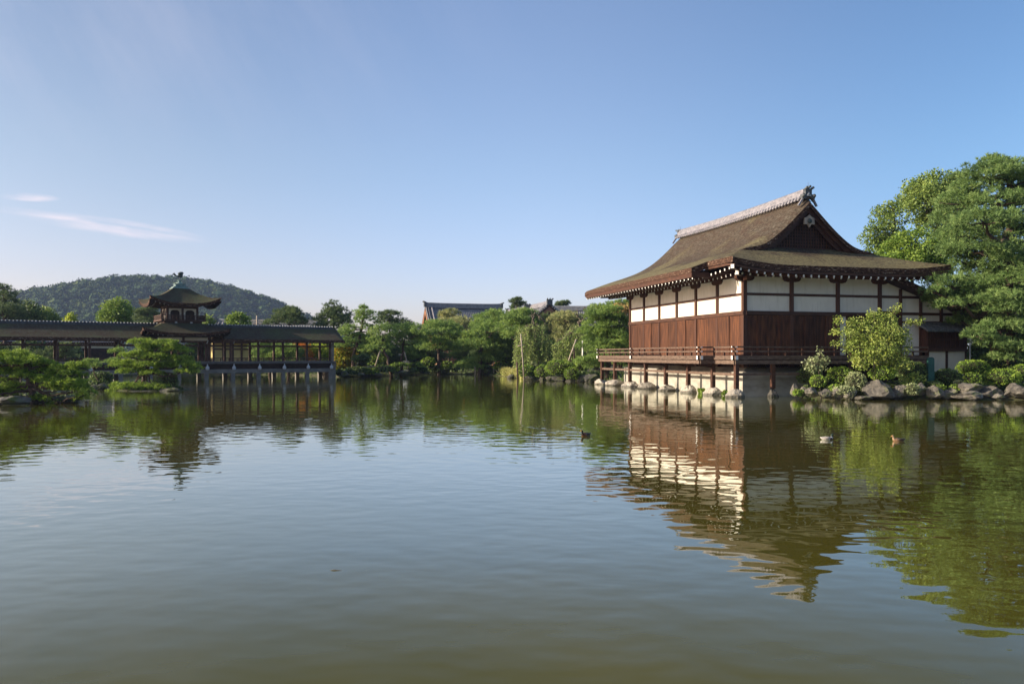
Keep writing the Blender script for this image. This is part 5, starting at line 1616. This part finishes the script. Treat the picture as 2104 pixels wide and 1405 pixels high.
tree('pine_tree', 'sunlit cloud pruned pine on the small island in front of the tower', 'pine tree', 57, (292, 806),
     [(289, 704, 22, 5), (341, 706, 22, 5), (305, 715, 25, 6), (357, 718, 24, 6), (386, 722, 8, 3), (289, 726, 20, 5), (264, 732, 13, 5), (320, 734, 30, 6), (367, 738, 25, 6), (268, 746, 18, 6), (305, 750, 25, 6), (378, 750, 25, 6), (400, 755, 10, 5), (383, 764, 20, 5), (247, 750, 17, 6), (273, 763, 25, 7), (315, 767, 21, 6), (345, 752, 20, 6),
      (242, 794, 16, 6), (273, 794, 25, 6), (320, 796, 24, 5), (236, 803, 14, 4), (300, 800, 20, 5)],
     L_yellowpine, [(296, 788), (300, 765), (310, 735), (316, 715)], tr=.2, clump=.36, size=.21, dens=1.1, k=13)
tree('pine_tree', 'slender leaning young pine between the two sunlit pines on the left', 'pine tree', 60, (206, 800),
     [(188, 744, 14, 4), (176, 748, 10, 4), (200, 752, 10, 4), (240, 722, 14, 6), (232, 744, 16, 5)], L_pine, [(197, 775), (190, 755)], tr=.07, clump=.34)

# ---- clipped shrubs
S = shrub
for lab, x, y, rx, ry, D, mt in (
    ('bright clipped ball shrub at the left end of the right rock shore', 1681, 784, 17, 15, 46.4, L_azalea),
    ('olive clipped shrub between the sapling and the bushy young tree', 1727, 771, 27, 19, 46.9, L_azalea),
    ('dark shrub in the shade at the corner of the stone plinth', 1662, 772, 26, 20, 48.5, L_azdark),
    ('dark low shrub between the bright ball and the olive shrub', 1706, 784, 14, 13, 47.0, L_azdark),
    ('pale grey-green shrub under the bushy young tree', 1758, 785, 21, 22, 46.0, L_grey),
    ('vivid green rounded shrub right under the bushy young tree above the largest boulder', 1812, 767, 27, 17, 45.9, L_azalea),
    ('wide dark green shrub left of the green metal post', 1873, 764, 32, 22, 47.6, L_azdark),
    ('dark green spreading shrub right of the green metal post', 1944, 777, 30, 20, 47.2, L_azdark),
    ('low mossy mound of leaves in front of the green metal post', 1918, 790, 18, 8, 46.0, L_azdark),
    ('leafy rounded shrub below the drainpipe corner of the lean-to', 2000, 756, 32, 17, 48.0, L_azalea),
    ('small bright ball shrub above the flat stacked rocks', 1998, 777, 17, 13, 45.6, L_azalea),
    ('large sloping clipped shrub near the right edge', 2056, 776, 36, 20, 46.0, L_azalea),
    ('leafy shrub cut by the right edge of the picture', 2100, 768, 24, 20, 46.6, L_azalea),
    ('loose dark shrub between the two ball shrubs on the right', 1970, 790, 12, 10, 46.0, L_grey),
    ('trailing grey leaved plant hanging over the rocks below the pale shrub', 1735, 802, 22, 10, 45.2, L_grey),
    ('small grey leaved plant on the rocks right of the largest boulder', 1876, 800, 14, 14, 44.9, L_grey),
    ('low creeping leaves in the gap right of the pale split stone', 1656, 798, 9, 7, 46.4, L_azdark),
    ('small leafy tuft over the pitted grey rock', 1716, 796, 12, 8, 45.9, L_azalea),
    ('green tuft between the largest boulder and the shaded rounded rock', 1838, 790, 12, 8, 46.0, L_azdark),
    ('low green leaves over the blocky rock', 1930, 796, 14, 7, 45.6, L_azalea),
    ('leafy tuft between the dark rock and the stacked pair', 1962, 797, 12, 8, 45.5, L_azalea),
    ('low leaves behind the dark mossy rock', 2024, 798, 16, 9, 45.8, L_azdark),
    ('tall rounded hedge shrub at the back under the huge pine', 2070, 755, 40, 16, 50.5, L_azdark)):
    S(lab, x, y, rx, ry, D, mt)
for lab, x, y, rx, ry, D, mt in (
    ('big golden green clipped mound on the bank below the right weeping tree', 1150, 756, 32, 18, 77.5, L_bright),
    ('golden green clipped ball shrub at the water left of the hall stones', 1175, 768, 16, 15, 75.8, L_bright),
    ('clipped mound with shaded side left of the big golden mound', 1114, 763, 16, 15, 80.5, L_bright),
    ('fresh green loose shrub behind the white pole', 1082, 763, 18, 15, 82.5, L_bright),
    ('upright blue-green shrub beside the left weeping tree trunk', 1096, 760, 11, 18, 83, L_grey),
    ('low clipped shrub between the golden ball and the fresh green pine', 1196, 752, 14, 12, 79, L_azalea),
    ('dark pruned dome shrub right of the yellow-green maple', 743, 737, 20, 10, 96.5, L_azdark),
    ('dark low dome shrub at the water right of the bridge end', 697, 766, 8, 9, 96, L_azdark),
    ('long clipped hedge mound at the water under the leaning pine', 735, 760, 26, 7, 97, L_azdark),
    ('clipped dark hedge mound left of the flat grey bank rock', 790, 758, 24, 8, 98.5, L_azdark),
    ('bright topped hedge at the foot of the props', 822, 749, 18, 5, 100.5, L_azalea),
    ('second bright topped hedge right of the props', 854, 750, 18, 6, 103, L_azalea),
    ('dark clipped mound at the water below the bright topped hedges', 860, 758, 20, 7, 104.5, L_azdark),
    ('dark clipped mound at the water beneath the big dome pine', 893, 757, 18, 7, 107.5, L_azdark),
    ('shaded low shrub under the large middle pine', 925, 756, 18, 7, 111, L_azdark),
    ('dark clipped mound low at the water below the leaning pine trunk', 722, 765, 15, 6, 95.8, L_azdark),
    ('mid green clipped mound at the water left of the flat grey bank rock', 763, 763, 16, 7, 97.5, L_azalea),
    ('mid green low shrub behind the flat grey bank rock', 806, 757, 15, 8, 100.5, L_azalea),
    ('dark clipped mound right of the flat grey bank rock', 846, 761, 14, 6, 101.5, L_azdark),
    ('mid green leafy shrub right of the dome pine trunk', 918, 750, 14, 9, 107, L_azalea),
    ('taller leafy shrub left of the dome pine trunk', 880, 744, 16, 11, 107, L_azalea),
    ('leafy shrub between the two leaning trunks', 768, 742, 16, 10, 102, L_azalea),
    ('dark shrub under the low pine over the water', 1000, 757, 22, 7, 104, L_azdark),
    ('mid green shrub at the root of the low pine over the water', 1028, 752, 16, 9, 100, L_azalea),
    ('round clipped shrub on the island right of the cloud pruned pine', 347, 782, 19, 17, 57.5, L_azdark),
    ('clipped dome shrub on the bank between the two left pines', 208, 775, 23, 13, 61.5, L_azdark),
    ('small mound shrub in front of the dome shrub between the two left pines', 196, 790, 13, 8, 60, L_azdark),
    ('dim brownish shrub below the trunk of the broad left pine', 42, 796, 20, 12, 43.5, L_azdark)):
    S(lab, x, y, rx, ry, D, mt)

# grassy hummock on the spit
def hummock(label, x0, x1, y0, D0, D1, n, h):
    lv = Leaves()
    u = rng.random(n)
    x = x0 + (x1 - x0) * u + rng.normal(size=n) * 2
    D = D0 + (D1 - D0) * u + rng.uniform(0, 3.5, n)
    X = (x - CX) / F * D
    Z = gh(X, D)
    k = Z > -.05
    X, D, Z = X[k], D[k], Z[k]
    P = np.stack([X, D, Z], -1)
    lv.leaves(P, np.tile([0, 0, 1.0], (len(P), 1)), h, .35, wid=.07)
    v = np.concatenate(lv.v); f = np.concatenate(lv.f)
    o = np_mesh('tall_grass', v, f, L_grass, None, np.concatenate(lv.t))
    tag(o, label, 'grass', kind='stuff')
hummock('tuft of tall pale grass on the spit beside the weeping trees', 1030, 1075, 768, 97, 84, 3800, 1.3)

# ---- rocks
for i, (lab, x, y, rx, ry, y_) in enumerate((
    ('pale footing stone under the far corner veranda post', 1242, 781, 12, 11, 20.6), ('dome shaped footing stone second from the far corner post', 1269, 785, 15, 12, 17.7),
    ('layered footing stone third from the far corner post', 1298, 787, 14, 11, 14.6), ('large round footing stone fourth from the far corner post', 1329, 788, 16, 14, 11.6),
    ('cone shaped footing stone in the middle of the veranda row', 1371, 792, 14, 13, 8.2), ('cracked footing stone third from the near corner post', 1415, 798, 13, 12, 4.8),
    ('tall flat faced footing stone second from the near corner post', 1464, 801, 15, 15, 1.5), ('broad buff footing stone under the near corner veranda post', 1514, 810, 18, 13, -1.35))):
    X, Y = hw(-1.3, y_)
    ry *= 1.35
    o = rock(lab, x, 0, rx * 1.38, ry, Y, M_rockpale, 'footing stones under the veranda', 'footing_stone', seed=40 + i, cuts=7)
    o.location = (X, Y, .02)
    zs = .50 / (ry * Y / F)
    o.scale = (1, 1, zs)
X, Y = hw(1.15, -1.3)
o = rock('dark footing stone under the first post of the gable side', 1587, 0, 12, 18, Y, M_rock, 'footing stones under the veranda', 'footing_stone', seed=61); o.location = (X, Y, 0.05)
for lab, x, y, rx, ry, D in (
    ('pale split stone at the left end of the right shore', 1633, 803, 9, 12, 46.6), ('leaning wedge stone beside the pale split stone', 1651, 808, 8, 11, 46.0),
    ('low buff stones group below the bright ball shrub', 1668, 808, 14, 10, 45.6), ('stone half hidden by trailing plants', 1695, 810, 14, 9, 45.3),
    ('pitted grey rock left of the trailing plant', 1722, 808, 13, 13, 45.2), ('pale rock between the trailing plant and the largest boulder', 1748, 812, 13, 11, 44.9),
    ('largest boulder on the right shore with a flat sunlit face', 1808, 806, 31, 22, 45.2), ('shaded rounded rock right of the largest boulder', 1848, 808, 18, 15, 45.4),
    ('speckled rock behind the small grey leaved plant', 1893, 801, 13, 12, 45.4), ('blocky rock below the green metal post', 1922, 807, 17, 13, 45.0),
    ('dark rock between the blocky rock and the flat stacked rocks', 1945, 812, 12, 9, 45.1), ('pointed pale rock behind the flat stacked rocks', 1960, 805, 9, 10, 45.4),
    ('upper rock of the flat stacked pair', 1990, 800, 26, 11, 45.3), ('lower rock of the flat stacked pair at the water', 1985, 815, 30, 10, 44.7),
    ('dark mossy rock right of the stacked pair', 2032, 810, 26, 14, 45.2), ('big striped boulder at the right edge', 2092, 806, 30, 16, 44.9),
    ('low flat stone at the foot of the largest boulder', 1772, 819, 18, 5, 44.6), ('small dark rock tucked beneath the large sloping shrub', 2052, 817, 14, 7, 44.8)):
    rock(lab, x, y - 1.5, rx * 1.1, ry * 1.14, D)
for lab, x, y, rx, ry, D, mt in (
    ('round pale rock on the bank left of the hall stones', 1196, 779, 12, 9, 76, M_rock), ('low rock below the golden ball shrub', 1172, 783, 11, 5, 76.2, M_rock),
    ('brown root like rock under the big golden mound', 1150, 777, 17, 7, 77.5, M_rockdark), ('small pale rock right of the left weeping tree', 1129, 777, 8, 5, 79.5, M_rock),
    ('small pale rock at the foot of the clipped mound', 1114, 777, 6, 5, 81, M_rock), ('rock at the foot of the white pole', 1086, 776, 9, 5, 82, M_rock),
    ('pale rock below the tall grass tuft', 1050, 774, 9, 5, 87.5, M_rock), ('dark rock in the shadow under the veranda corner', 1216, 778, 18, 10, 75, M_rockdark),
    ('thin flat stone at the tip of the grassy spit', 1003, 768.5, 8, 2, 105.5, M_rock),
    ('flat wide grey rock on the far shore below the prop poles', 829, 764, 13, 5, 99.5, M_rockdark), ('pointed dark rock on the far shore below the dome pine', 917, 762, 10, 6, 109, M_rockdark),
    ('dark rock beside the dark dome shrub near the bridge end', 708, 767, 9, 6, 95.2, M_rockdark), ('pale block seen under the last bay of the bridge', 647, 763, 9, 7, 101.5, M_rockpale),
    ('slanted pale stone seen between the last bridge piers', 622, 769, 8, 6, 101.2, M_rockpale), ('blue grey slab rock between the two left pines', 203, 799, 19, 13, 58.5, M_rockdark),
    ('dark bank rock under the broad left pine', 30, 823, 34, 10, 40.3, M_rockdark), ('shaded wide rock below the tips of the broad left pine', 130, 820, 30, 10, 42.6, M_rockdark),
    ('low dark rock along the front of the pine island', 290, 807, 30, 6, 55.4, M_rockdark), ('dark rock at the right end of the pine island', 350, 803, 22, 7, 56.0, M_rockdark),
    ('dark rock at the left edge bank', -20, 824, 30, 12, 40.5, M_rockdark), ('mossy low rock on the far shore left of the props', 775, 769, 14, 4, 98, M_rockdark),
    ('small grey rock on the far shore between hedge mounds', 740, 769, 10, 4, 96.5, M_rockdark), ('row end rock beneath the dark clipped mound on the far shore', 872, 765, 12, 4, 105, M_rockdark)):
    rock(lab, x, y, rx, ry, D, mt)

# ---- props and poles
def prop_pole(label, D, p0, p1, r, group='wooden props holding up the trees', mat=None, cross=None):
    a, b = px(p0[0], p0[1], D), px(p1[0], p1[1], D)
    m = MB().tube([Vector((0, 0, 0)), Vector((b - a) / 2 + np.array([.02, 0, 0])), Vector(b - a)], [r, r * .92, r * .85], 8)
    if cross: 
        c0, c1 = px(*cross[0], D), px(*cross[1], D)
        m.tube([Vector(c0 - a), Vector(c1 - a)], r * .7, 6)
    o = m.build('prop_pole', [mat or M_pole]); o.location = tuple(a)
    return tag(o, label, 'pole', group)
prop_pole('tall pale pole with a cross piece standing in the water before the left weeping tree', 79, (1077, 785), (1070, 686), .075, cross=((1064, 711), (1078, 708)))
prop_pole('short dark brown pole in the water left of the tall pale pole', 82, (1064, 782), (1062, 744), .10, mat=M_trunk)
prop_pole('slanting pole leaning up into the right weeping tree', 80, (1167, 745), (1184, 697), .10)
prop_pole('upright dark pole right of the slanting pole', 80, (1180, 752), (1179, 715), .10, mat=M_trunk)
prop_pole('white upright post at the edge of the fresh green pine', 78.5, (1197, 742), (1197, 700), .09, mat=M_tip)
prop_pole('thin prop at the tip of the low pine over the water', 99, (976, 772), (976, 753), .08)
prop_pole('thin prop under the middle of the low pine over the water', 100, (1014, 766), (1014, 738), .08)
prop_pole('slanting prop under the pine leaning left in the far garden', 96, (771, 752), (781, 720), .09)
prop_pole('slanting prop right of the round headed pine trunk', 98, (839, 757), (831, 722), .09)

# ---- green painted post box in the shrubs
gp_ = px(1912, 778, 46.9)
t = thing('green_post', 'dark green metal post with rounded top and lighter spots standing among the shrubs', 'post', (gp_[0], gp_[1], .5))
n = 10
prof = [(-.19, 0), (.19, 0), (.19, 1.78)] + [(.19 * math.cos(a), 1.78 + .12 * math.sin(a)) for a in np.linspace(.1, math.pi - .1, n)] + [(-.19, 1.78)]
MB().prism(prof, -.09, .09).build('body', [M_greenbox], t, .015)
MB().prism([(x * .8, .12 + z * .9) for x, z in prof], -.10, -.092).build('front_plate', [M_greenbox], t)

# ---- ducks
def duck(label, x, y, head, scale, cols, tw):
    """one continuous body lofted from tail to bill, swimming along its own +x"""
    D = EYE * F / (y - HZ)
    P = px(x, HZ, D)
    names = ['tail', 'flank', 'back', 'breast', 'neck', 'head', 'bill']
    mats = [simple('duck_' + k + '_feathers', [(.3, tuple(c * .75 for c in col)), (.7, col)], 22, (1, 1, 1), .6, None) for k, col in cols.items()]
    ix = {k: i for i, k in enumerate(cols)}
    # centre x, z, half width, half height
    rings = [(-.30, .125, .012, .008), (-.26, .11, .045, .022), (-.21, .085, .075, .045), (-.13, .065, .105, .075), (-.04, .06, .122, .092), (.05, .06, .118, .092), (.12, .068, .095, .082), (.165, .095, .062, .062),
             (.180, .135, .042, .045), (.185, .170, .038, .040), (.195, .205, .043, .045), (.215, .228, .045, .044), (.240, .226, .036, .035), (.258, .216, .022, .019), (.285, .206, .020, .010), (.318, .200, .014, .006)]
    n = 14
    ax = np.array([(r[0], r[1]) for r in rings])
    tg = np.gradient(ax, axis=0)
    vs, fs, ms, sm_ = [], [], [], []
    for (cx, cz, wy, hz), (tx, tz) in zip(rings, unit(tg)):
        for k in range(n):
            a = 2 * math.pi * k / n
            u = math.sin(a) * hz
            vs.append((cx - tz * u, math.cos(a) * wy, cz + tx * u))
    m = MB()
    for i in range(len(rings) - 1):
        for k in range(n):
            k2 = (k + 1) % n
            am = math.sin(2 * math.pi * (k + .5) / n)
            if i < 2: key = 'tail'
            elif i < 5: key = 'back' if am > .35 else 'flank'
            elif i < 7: key = 'breast'
            elif i == 7: key = 'ring' if 'ring' in ix else 'neck'
            elif i < 12: key = 'head'
            else: key = 'bill'
            fs.append((i * n + k, i * n + k2, (i + 1) * n + k2, (i + 1) * n + k)); ms.append(ix[key])
    fs += [tuple(range(n - 1, -1, -1)), tuple((len(rings) - 1) * n + k for k in range(n))]
    ms += [ix['tail'], ix['bill']]
    m.add(vs, fs, ms, True)
    t = thing('duck', label, 'duck', (P[0], P[1], -.02), head)
    t.scale = (scale, scale, scale)
    m.build('body', mats, t)
    for s in (-1, 1):
        w = MB()
        pts = [(.09, .075), (.0, .115), (-.12, .10), (-.24, .04), (-.29, .02)]
        w.tube([Vector((x_, s * (yv + .004), .105 - .1 * abs(x_ + .02) * .15)) for x_, yv in pts], [.02, .042, .036, .02, .005], 8)
        w.build('wing', [mats[ix['wing']]], t)
        e = MB(); e.lathe([(.001, -.006), (.006, 0), (.001, .006)], (.228, s * .040, .240), 6); e.build('eye', [M_darkin], t)
duck('drake with pale grey flanks and dark glossy head swimming right', 1700, 903, R(8), .76,
     dict(tail=(.62, .6, .56), flank=(.62, .58, .52), back=(.32, .28, .24), breast=(.10, .045, .03), ring=(.7, .68, .65), neck=(.03, .04, .035), head=(.012, .03, .022), bill=(.32, .30, .06), wing=(.5, .45, .4)), 0)
duck('brown mottled duck swimming left behind the pale drake', 1845, 906, R(184), .74,
     dict(tail=(.12, .09, .07), flank=(.22, .13, .07), back=(.07, .05, .04), breast=(.26, .15, .08), neck=(.34, .22, .13), head=(.38, .26, .16), bill=(.35, .18, .05), wing=(.06, .045, .035)), 0)
duck('dark duck with chestnut breast swimming alone left of the hall reflection', 1203, 895, R(222), .80,
     dict(tail=(.06, .05, .045), flank=(.12, .09, .075), back=(.07, .06, .055), breast=(.16, .06, .03), neck=(.03, .025, .02), head=(.015, .018, .016), bill=(.3, .2, .05), wing=(.08, .07, .065)), 0)

# ---- carp just under the surface
D = EYE * F / (1171 - HZ)
P = px(690, HZ, D)
M_carp = simple('carp_scales', [(.3, (.10, .09, .07)), (.7, (.16, .145, .11))], 18, (1, 1, 1), .5, None)
t = thing('carp', 'dim grey carp whose back just breaks the surface in the near water', 'fish', (P[0], P[1], -.058), R(176))
m = MB()
m.tube([Vector((.30, .0, 0)), Vector((.24, 0, .0)), Vector((.12, .01, .0)), Vector((0, .012, .0)), Vector((-.14, 0, .0)), Vector((-.24, -.015, .01)), Vector((-.28, -.02, .012))], [.012, .035, .056, .060, .045, .02, .012], 12)
m.build('body', [M_carp], t)
MB().prism([(.1, .05), (.02, .068), (-.1, .055), (-.14, .04)], -.004, .016).build('dorsal_fin', [M_carp], t)
MB().prism([(-.27, .0), (-.27, .03), (-.36, .06), (-.34, .01), (-.36, -.05)], -.026, -.014).build('tail_fin', [M_carp], t)

# leafy weeds at the waterline between the footing stones
for lab, x, y_, xo in (('leafy green weed at the water between the third and second near footing stones', 1430, 3.6, -1.0), ('small leafy weed right of the tall flat faced footing stone', 1482, .4, -1.0), ('bright weed between the left end stones of the right shore', 1640, None, None), ('green weed by the far corner footing stones', 1282, 16.0, -.9)):
    if y_ is None: P = px(1640, 806, 45.8)
    else:
        X, Y = hw(xo, y_); P = np.array([X, Y, .15])
    lv = Leaves()
    n = 60
    Q = P + np.clip(rng.normal(size=(n, 3)), -1.6, 1.6) * np.array([.16, .12, .09])
    lv.leaves(Q, np.tile([0, 0, .8], (n, 1)), .24, .9)
    o = np_mesh('waterside_weed', np.concatenate(lv.v) - P, np.concatenate(lv.f), L_bright, None, np.concatenate(lv.t))
    o.location = tuple(P)
    tag(o, lab, 'plant', 'weeds at the waterline')

# ---- more garden trees filling the far shore
def filler(label, x, ytop, w, D, mat=None, kind='needle', ybot=758, name='pine_tree', cat='pine tree'):
    pads = []
    n = max(5, int((ybot - ytop) / 8))
    for i in range(n):
        f = i / (n - 1)
        ww = w * (.45 + .75 * math.sin(math.pi * min(1, .18 + f * .75)))
        y = ytop + 4 + (ybot - ytop - 14) * f
        for q in range(2 if f > .15 else 1):
            pads.append((x + rng.uniform(-.55, .55) * ww, y + rng.uniform(-3, 3), ww * rng.uniform(.5, .75), rng.uniform(6, 9)))
    return tree(name, label, cat, D, (x, 768), pads, mat or L_pine, None, kind=kind, clump=.75, size=.36, tr=.24, zmin=-.4 if kind == 'needle' else -.85)
for a in (
    ('garden pine close behind the yellow-green maple', 715, 700, 24, 108), ('garden pine behind the pine leaning right', 742, 688, 26, 111, L_darkpine),
    ('low garden pine between the two leaning trunks', 775, 700, 22, 107), ('dim garden pine behind the forked prop', 800, 706, 26, 109, L_darkpine),
    ('garden pine right behind the round headed pine', 850, 700, 30, 110), ('shady garden pine left below the dark dome pine', 880, 716, 28, 111, L_darkpine),
    ('garden pine below the tiled hall between dome pine and large middle pine', 952, 698, 30, 113), ('shady garden pine behind the low pine over the water', 985, 716, 40, 112, L_darkpine),
    ('garden pine behind the large middle pine on its right', 1040, 690, 30, 106), ('dark garden pine behind the left weeping tree', 1090, 690, 34, 100, L_darkpine),
    ('garden pine behind the gap between the weeping trees', 1135, 700, 30, 100), ('garden pine low behind the right weeping tree', 1185, 692, 32, 95),
    ('dark garden pine behind the fresh green pine', 1225, 690, 34, 90, L_darkpine), ('garden pine deep behind the veranda corner', 1275, 690, 40, 88)):
    filler(*a)
for a in (
    ('dark leafy tree behind the first bays at the left edge', -40, 700, 44, 96, L_darkpine, 'leaf'), ('dark leafy tree behind the second bays from the left edge', 45, 702, 44, 98, L_darkpine, 'leaf'),
    ('dark leafy tree behind the bridge left of the white plaster strip', 130, 716, 36, 99, L_darkpine, 'leaf'), ('shady leafy tree behind the tower foot', 330, 706, 50, 106, L_azdark, 'leaf'),
    ('shady leafy tree right of the tower foot', 420, 704, 40, 110, L_azdark, 'leaf'), ('leafy tree behind the ochre pavilion', 545, 694, 40, 114, L_broad, 'leaf'),
    ('leafy tree behind the orange maple', 605, 696, 34, 112, L_azdark, 'leaf'), ('leafy tree behind the lime green maple', 668, 690, 34, 111, L_broad, 'leaf')):
    filler(a[0], a[1], a[2], a[3], a[4], a[5], a[6], 764, 'broadleaf_tree', 'tree')
for a in (('dark tree in the shade behind the huge pine trunk', 2060, 560, 60, 66, L_azdark, 'leaf'), ('dark tree filling the right edge behind the huge pine', 2130, 500, 60, 68, L_azdark, 'leaf')):
    filler(*a, 762, 'broadleaf_tree', 'tree')

for a in (('leafy garden tree standing right of the huge pine beyond the frame', 2230, 520, 70, 62, L_broad, 'leaf'), ('darker garden tree far to the right of the huge pine', 2420, 560, 80, 66, L_azdark, 'leaf'),
          ('second leafy garden tree at the far right end of the shore', 2650, 560, 90, 64, L_broad, 'leaf')):
    filler(*a, 766, 'broadleaf_tree', 'tree')

# leafy ground cover along the banks
def ground_cover():
    n = 150000
    X = rng.uniform(-60, 45, n); Y = rng.uniform(40, 122, n)
    s_ = shore(X, Y)
    k = (s_ > .25) & (s_ < 5.5)
    hl = (X - HC[0]) * hd2[0] + (Y - HC[1]) * hd2[1]; hv = (X - HC[0]) * hd1[0] + (Y - HC[1]) * hd1[1]
    k &= ~((hl > -3) & (hl < 17) & (hv > -.8) & (hv < 22))
    X, Y = X[k], Y[k]
    lum = np.array([mnoise.noise(Vector((x * .8, y * .8, 2))) for x, y in zip(X, Y)])
    Z = gh(X, Y) + rng.uniform(0, 1, len(X)) * (.12 + .45 * np.clip(lum + .25, 0, 1))
    lv = Leaves()
    P = np.stack([X, Y, Z], -1)
    lv.leaves(P, np.tile([0, 0, .7], (len(P), 1)), .24, .9, tint=np.clip(.5 + lum, 0, 1))
    o = np_mesh('ground_cover', np.concatenate(lv.v), np.concatenate(lv.f), L_azdark, None, np.concatenate(lv.t))
    tag(o, 'low dark green ground cover along the pond banks', 'ground cover', kind='stuff')
ground_cover()

# unseen wood added behind the viewpoint to cut sky light on facing walls
def occluder_wood():
    n = 1500
    x = rng.uniform(-120, 160, n); y = rng.uniform(-88, -42, n); z = rng.uniform(0, 19, n)
    r = rng.uniform(1.6, 3.4, n)
    V, Fc = ICO2
    P = V[None] * (1 + .22 * rng.normal(size=(n, len(V))).clip(-1.5, 1.5))[..., None] * r[:, None, None] + np.stack([x, y, z], -1)[:, None]
    f = (Fc[None] + (np.arange(n) * len(V))[:, None, None]).reshape(-1, 3)
    o = np_mesh('sky_blocking_wood', P.reshape(-1, 3), f, L_forest, tint=np.repeat(rng.random(n), len(Fc)))
    tag(o, 'unseen wood added behind the viewer to block sky light', 'wood', kind='stuff')
occluder_wood()
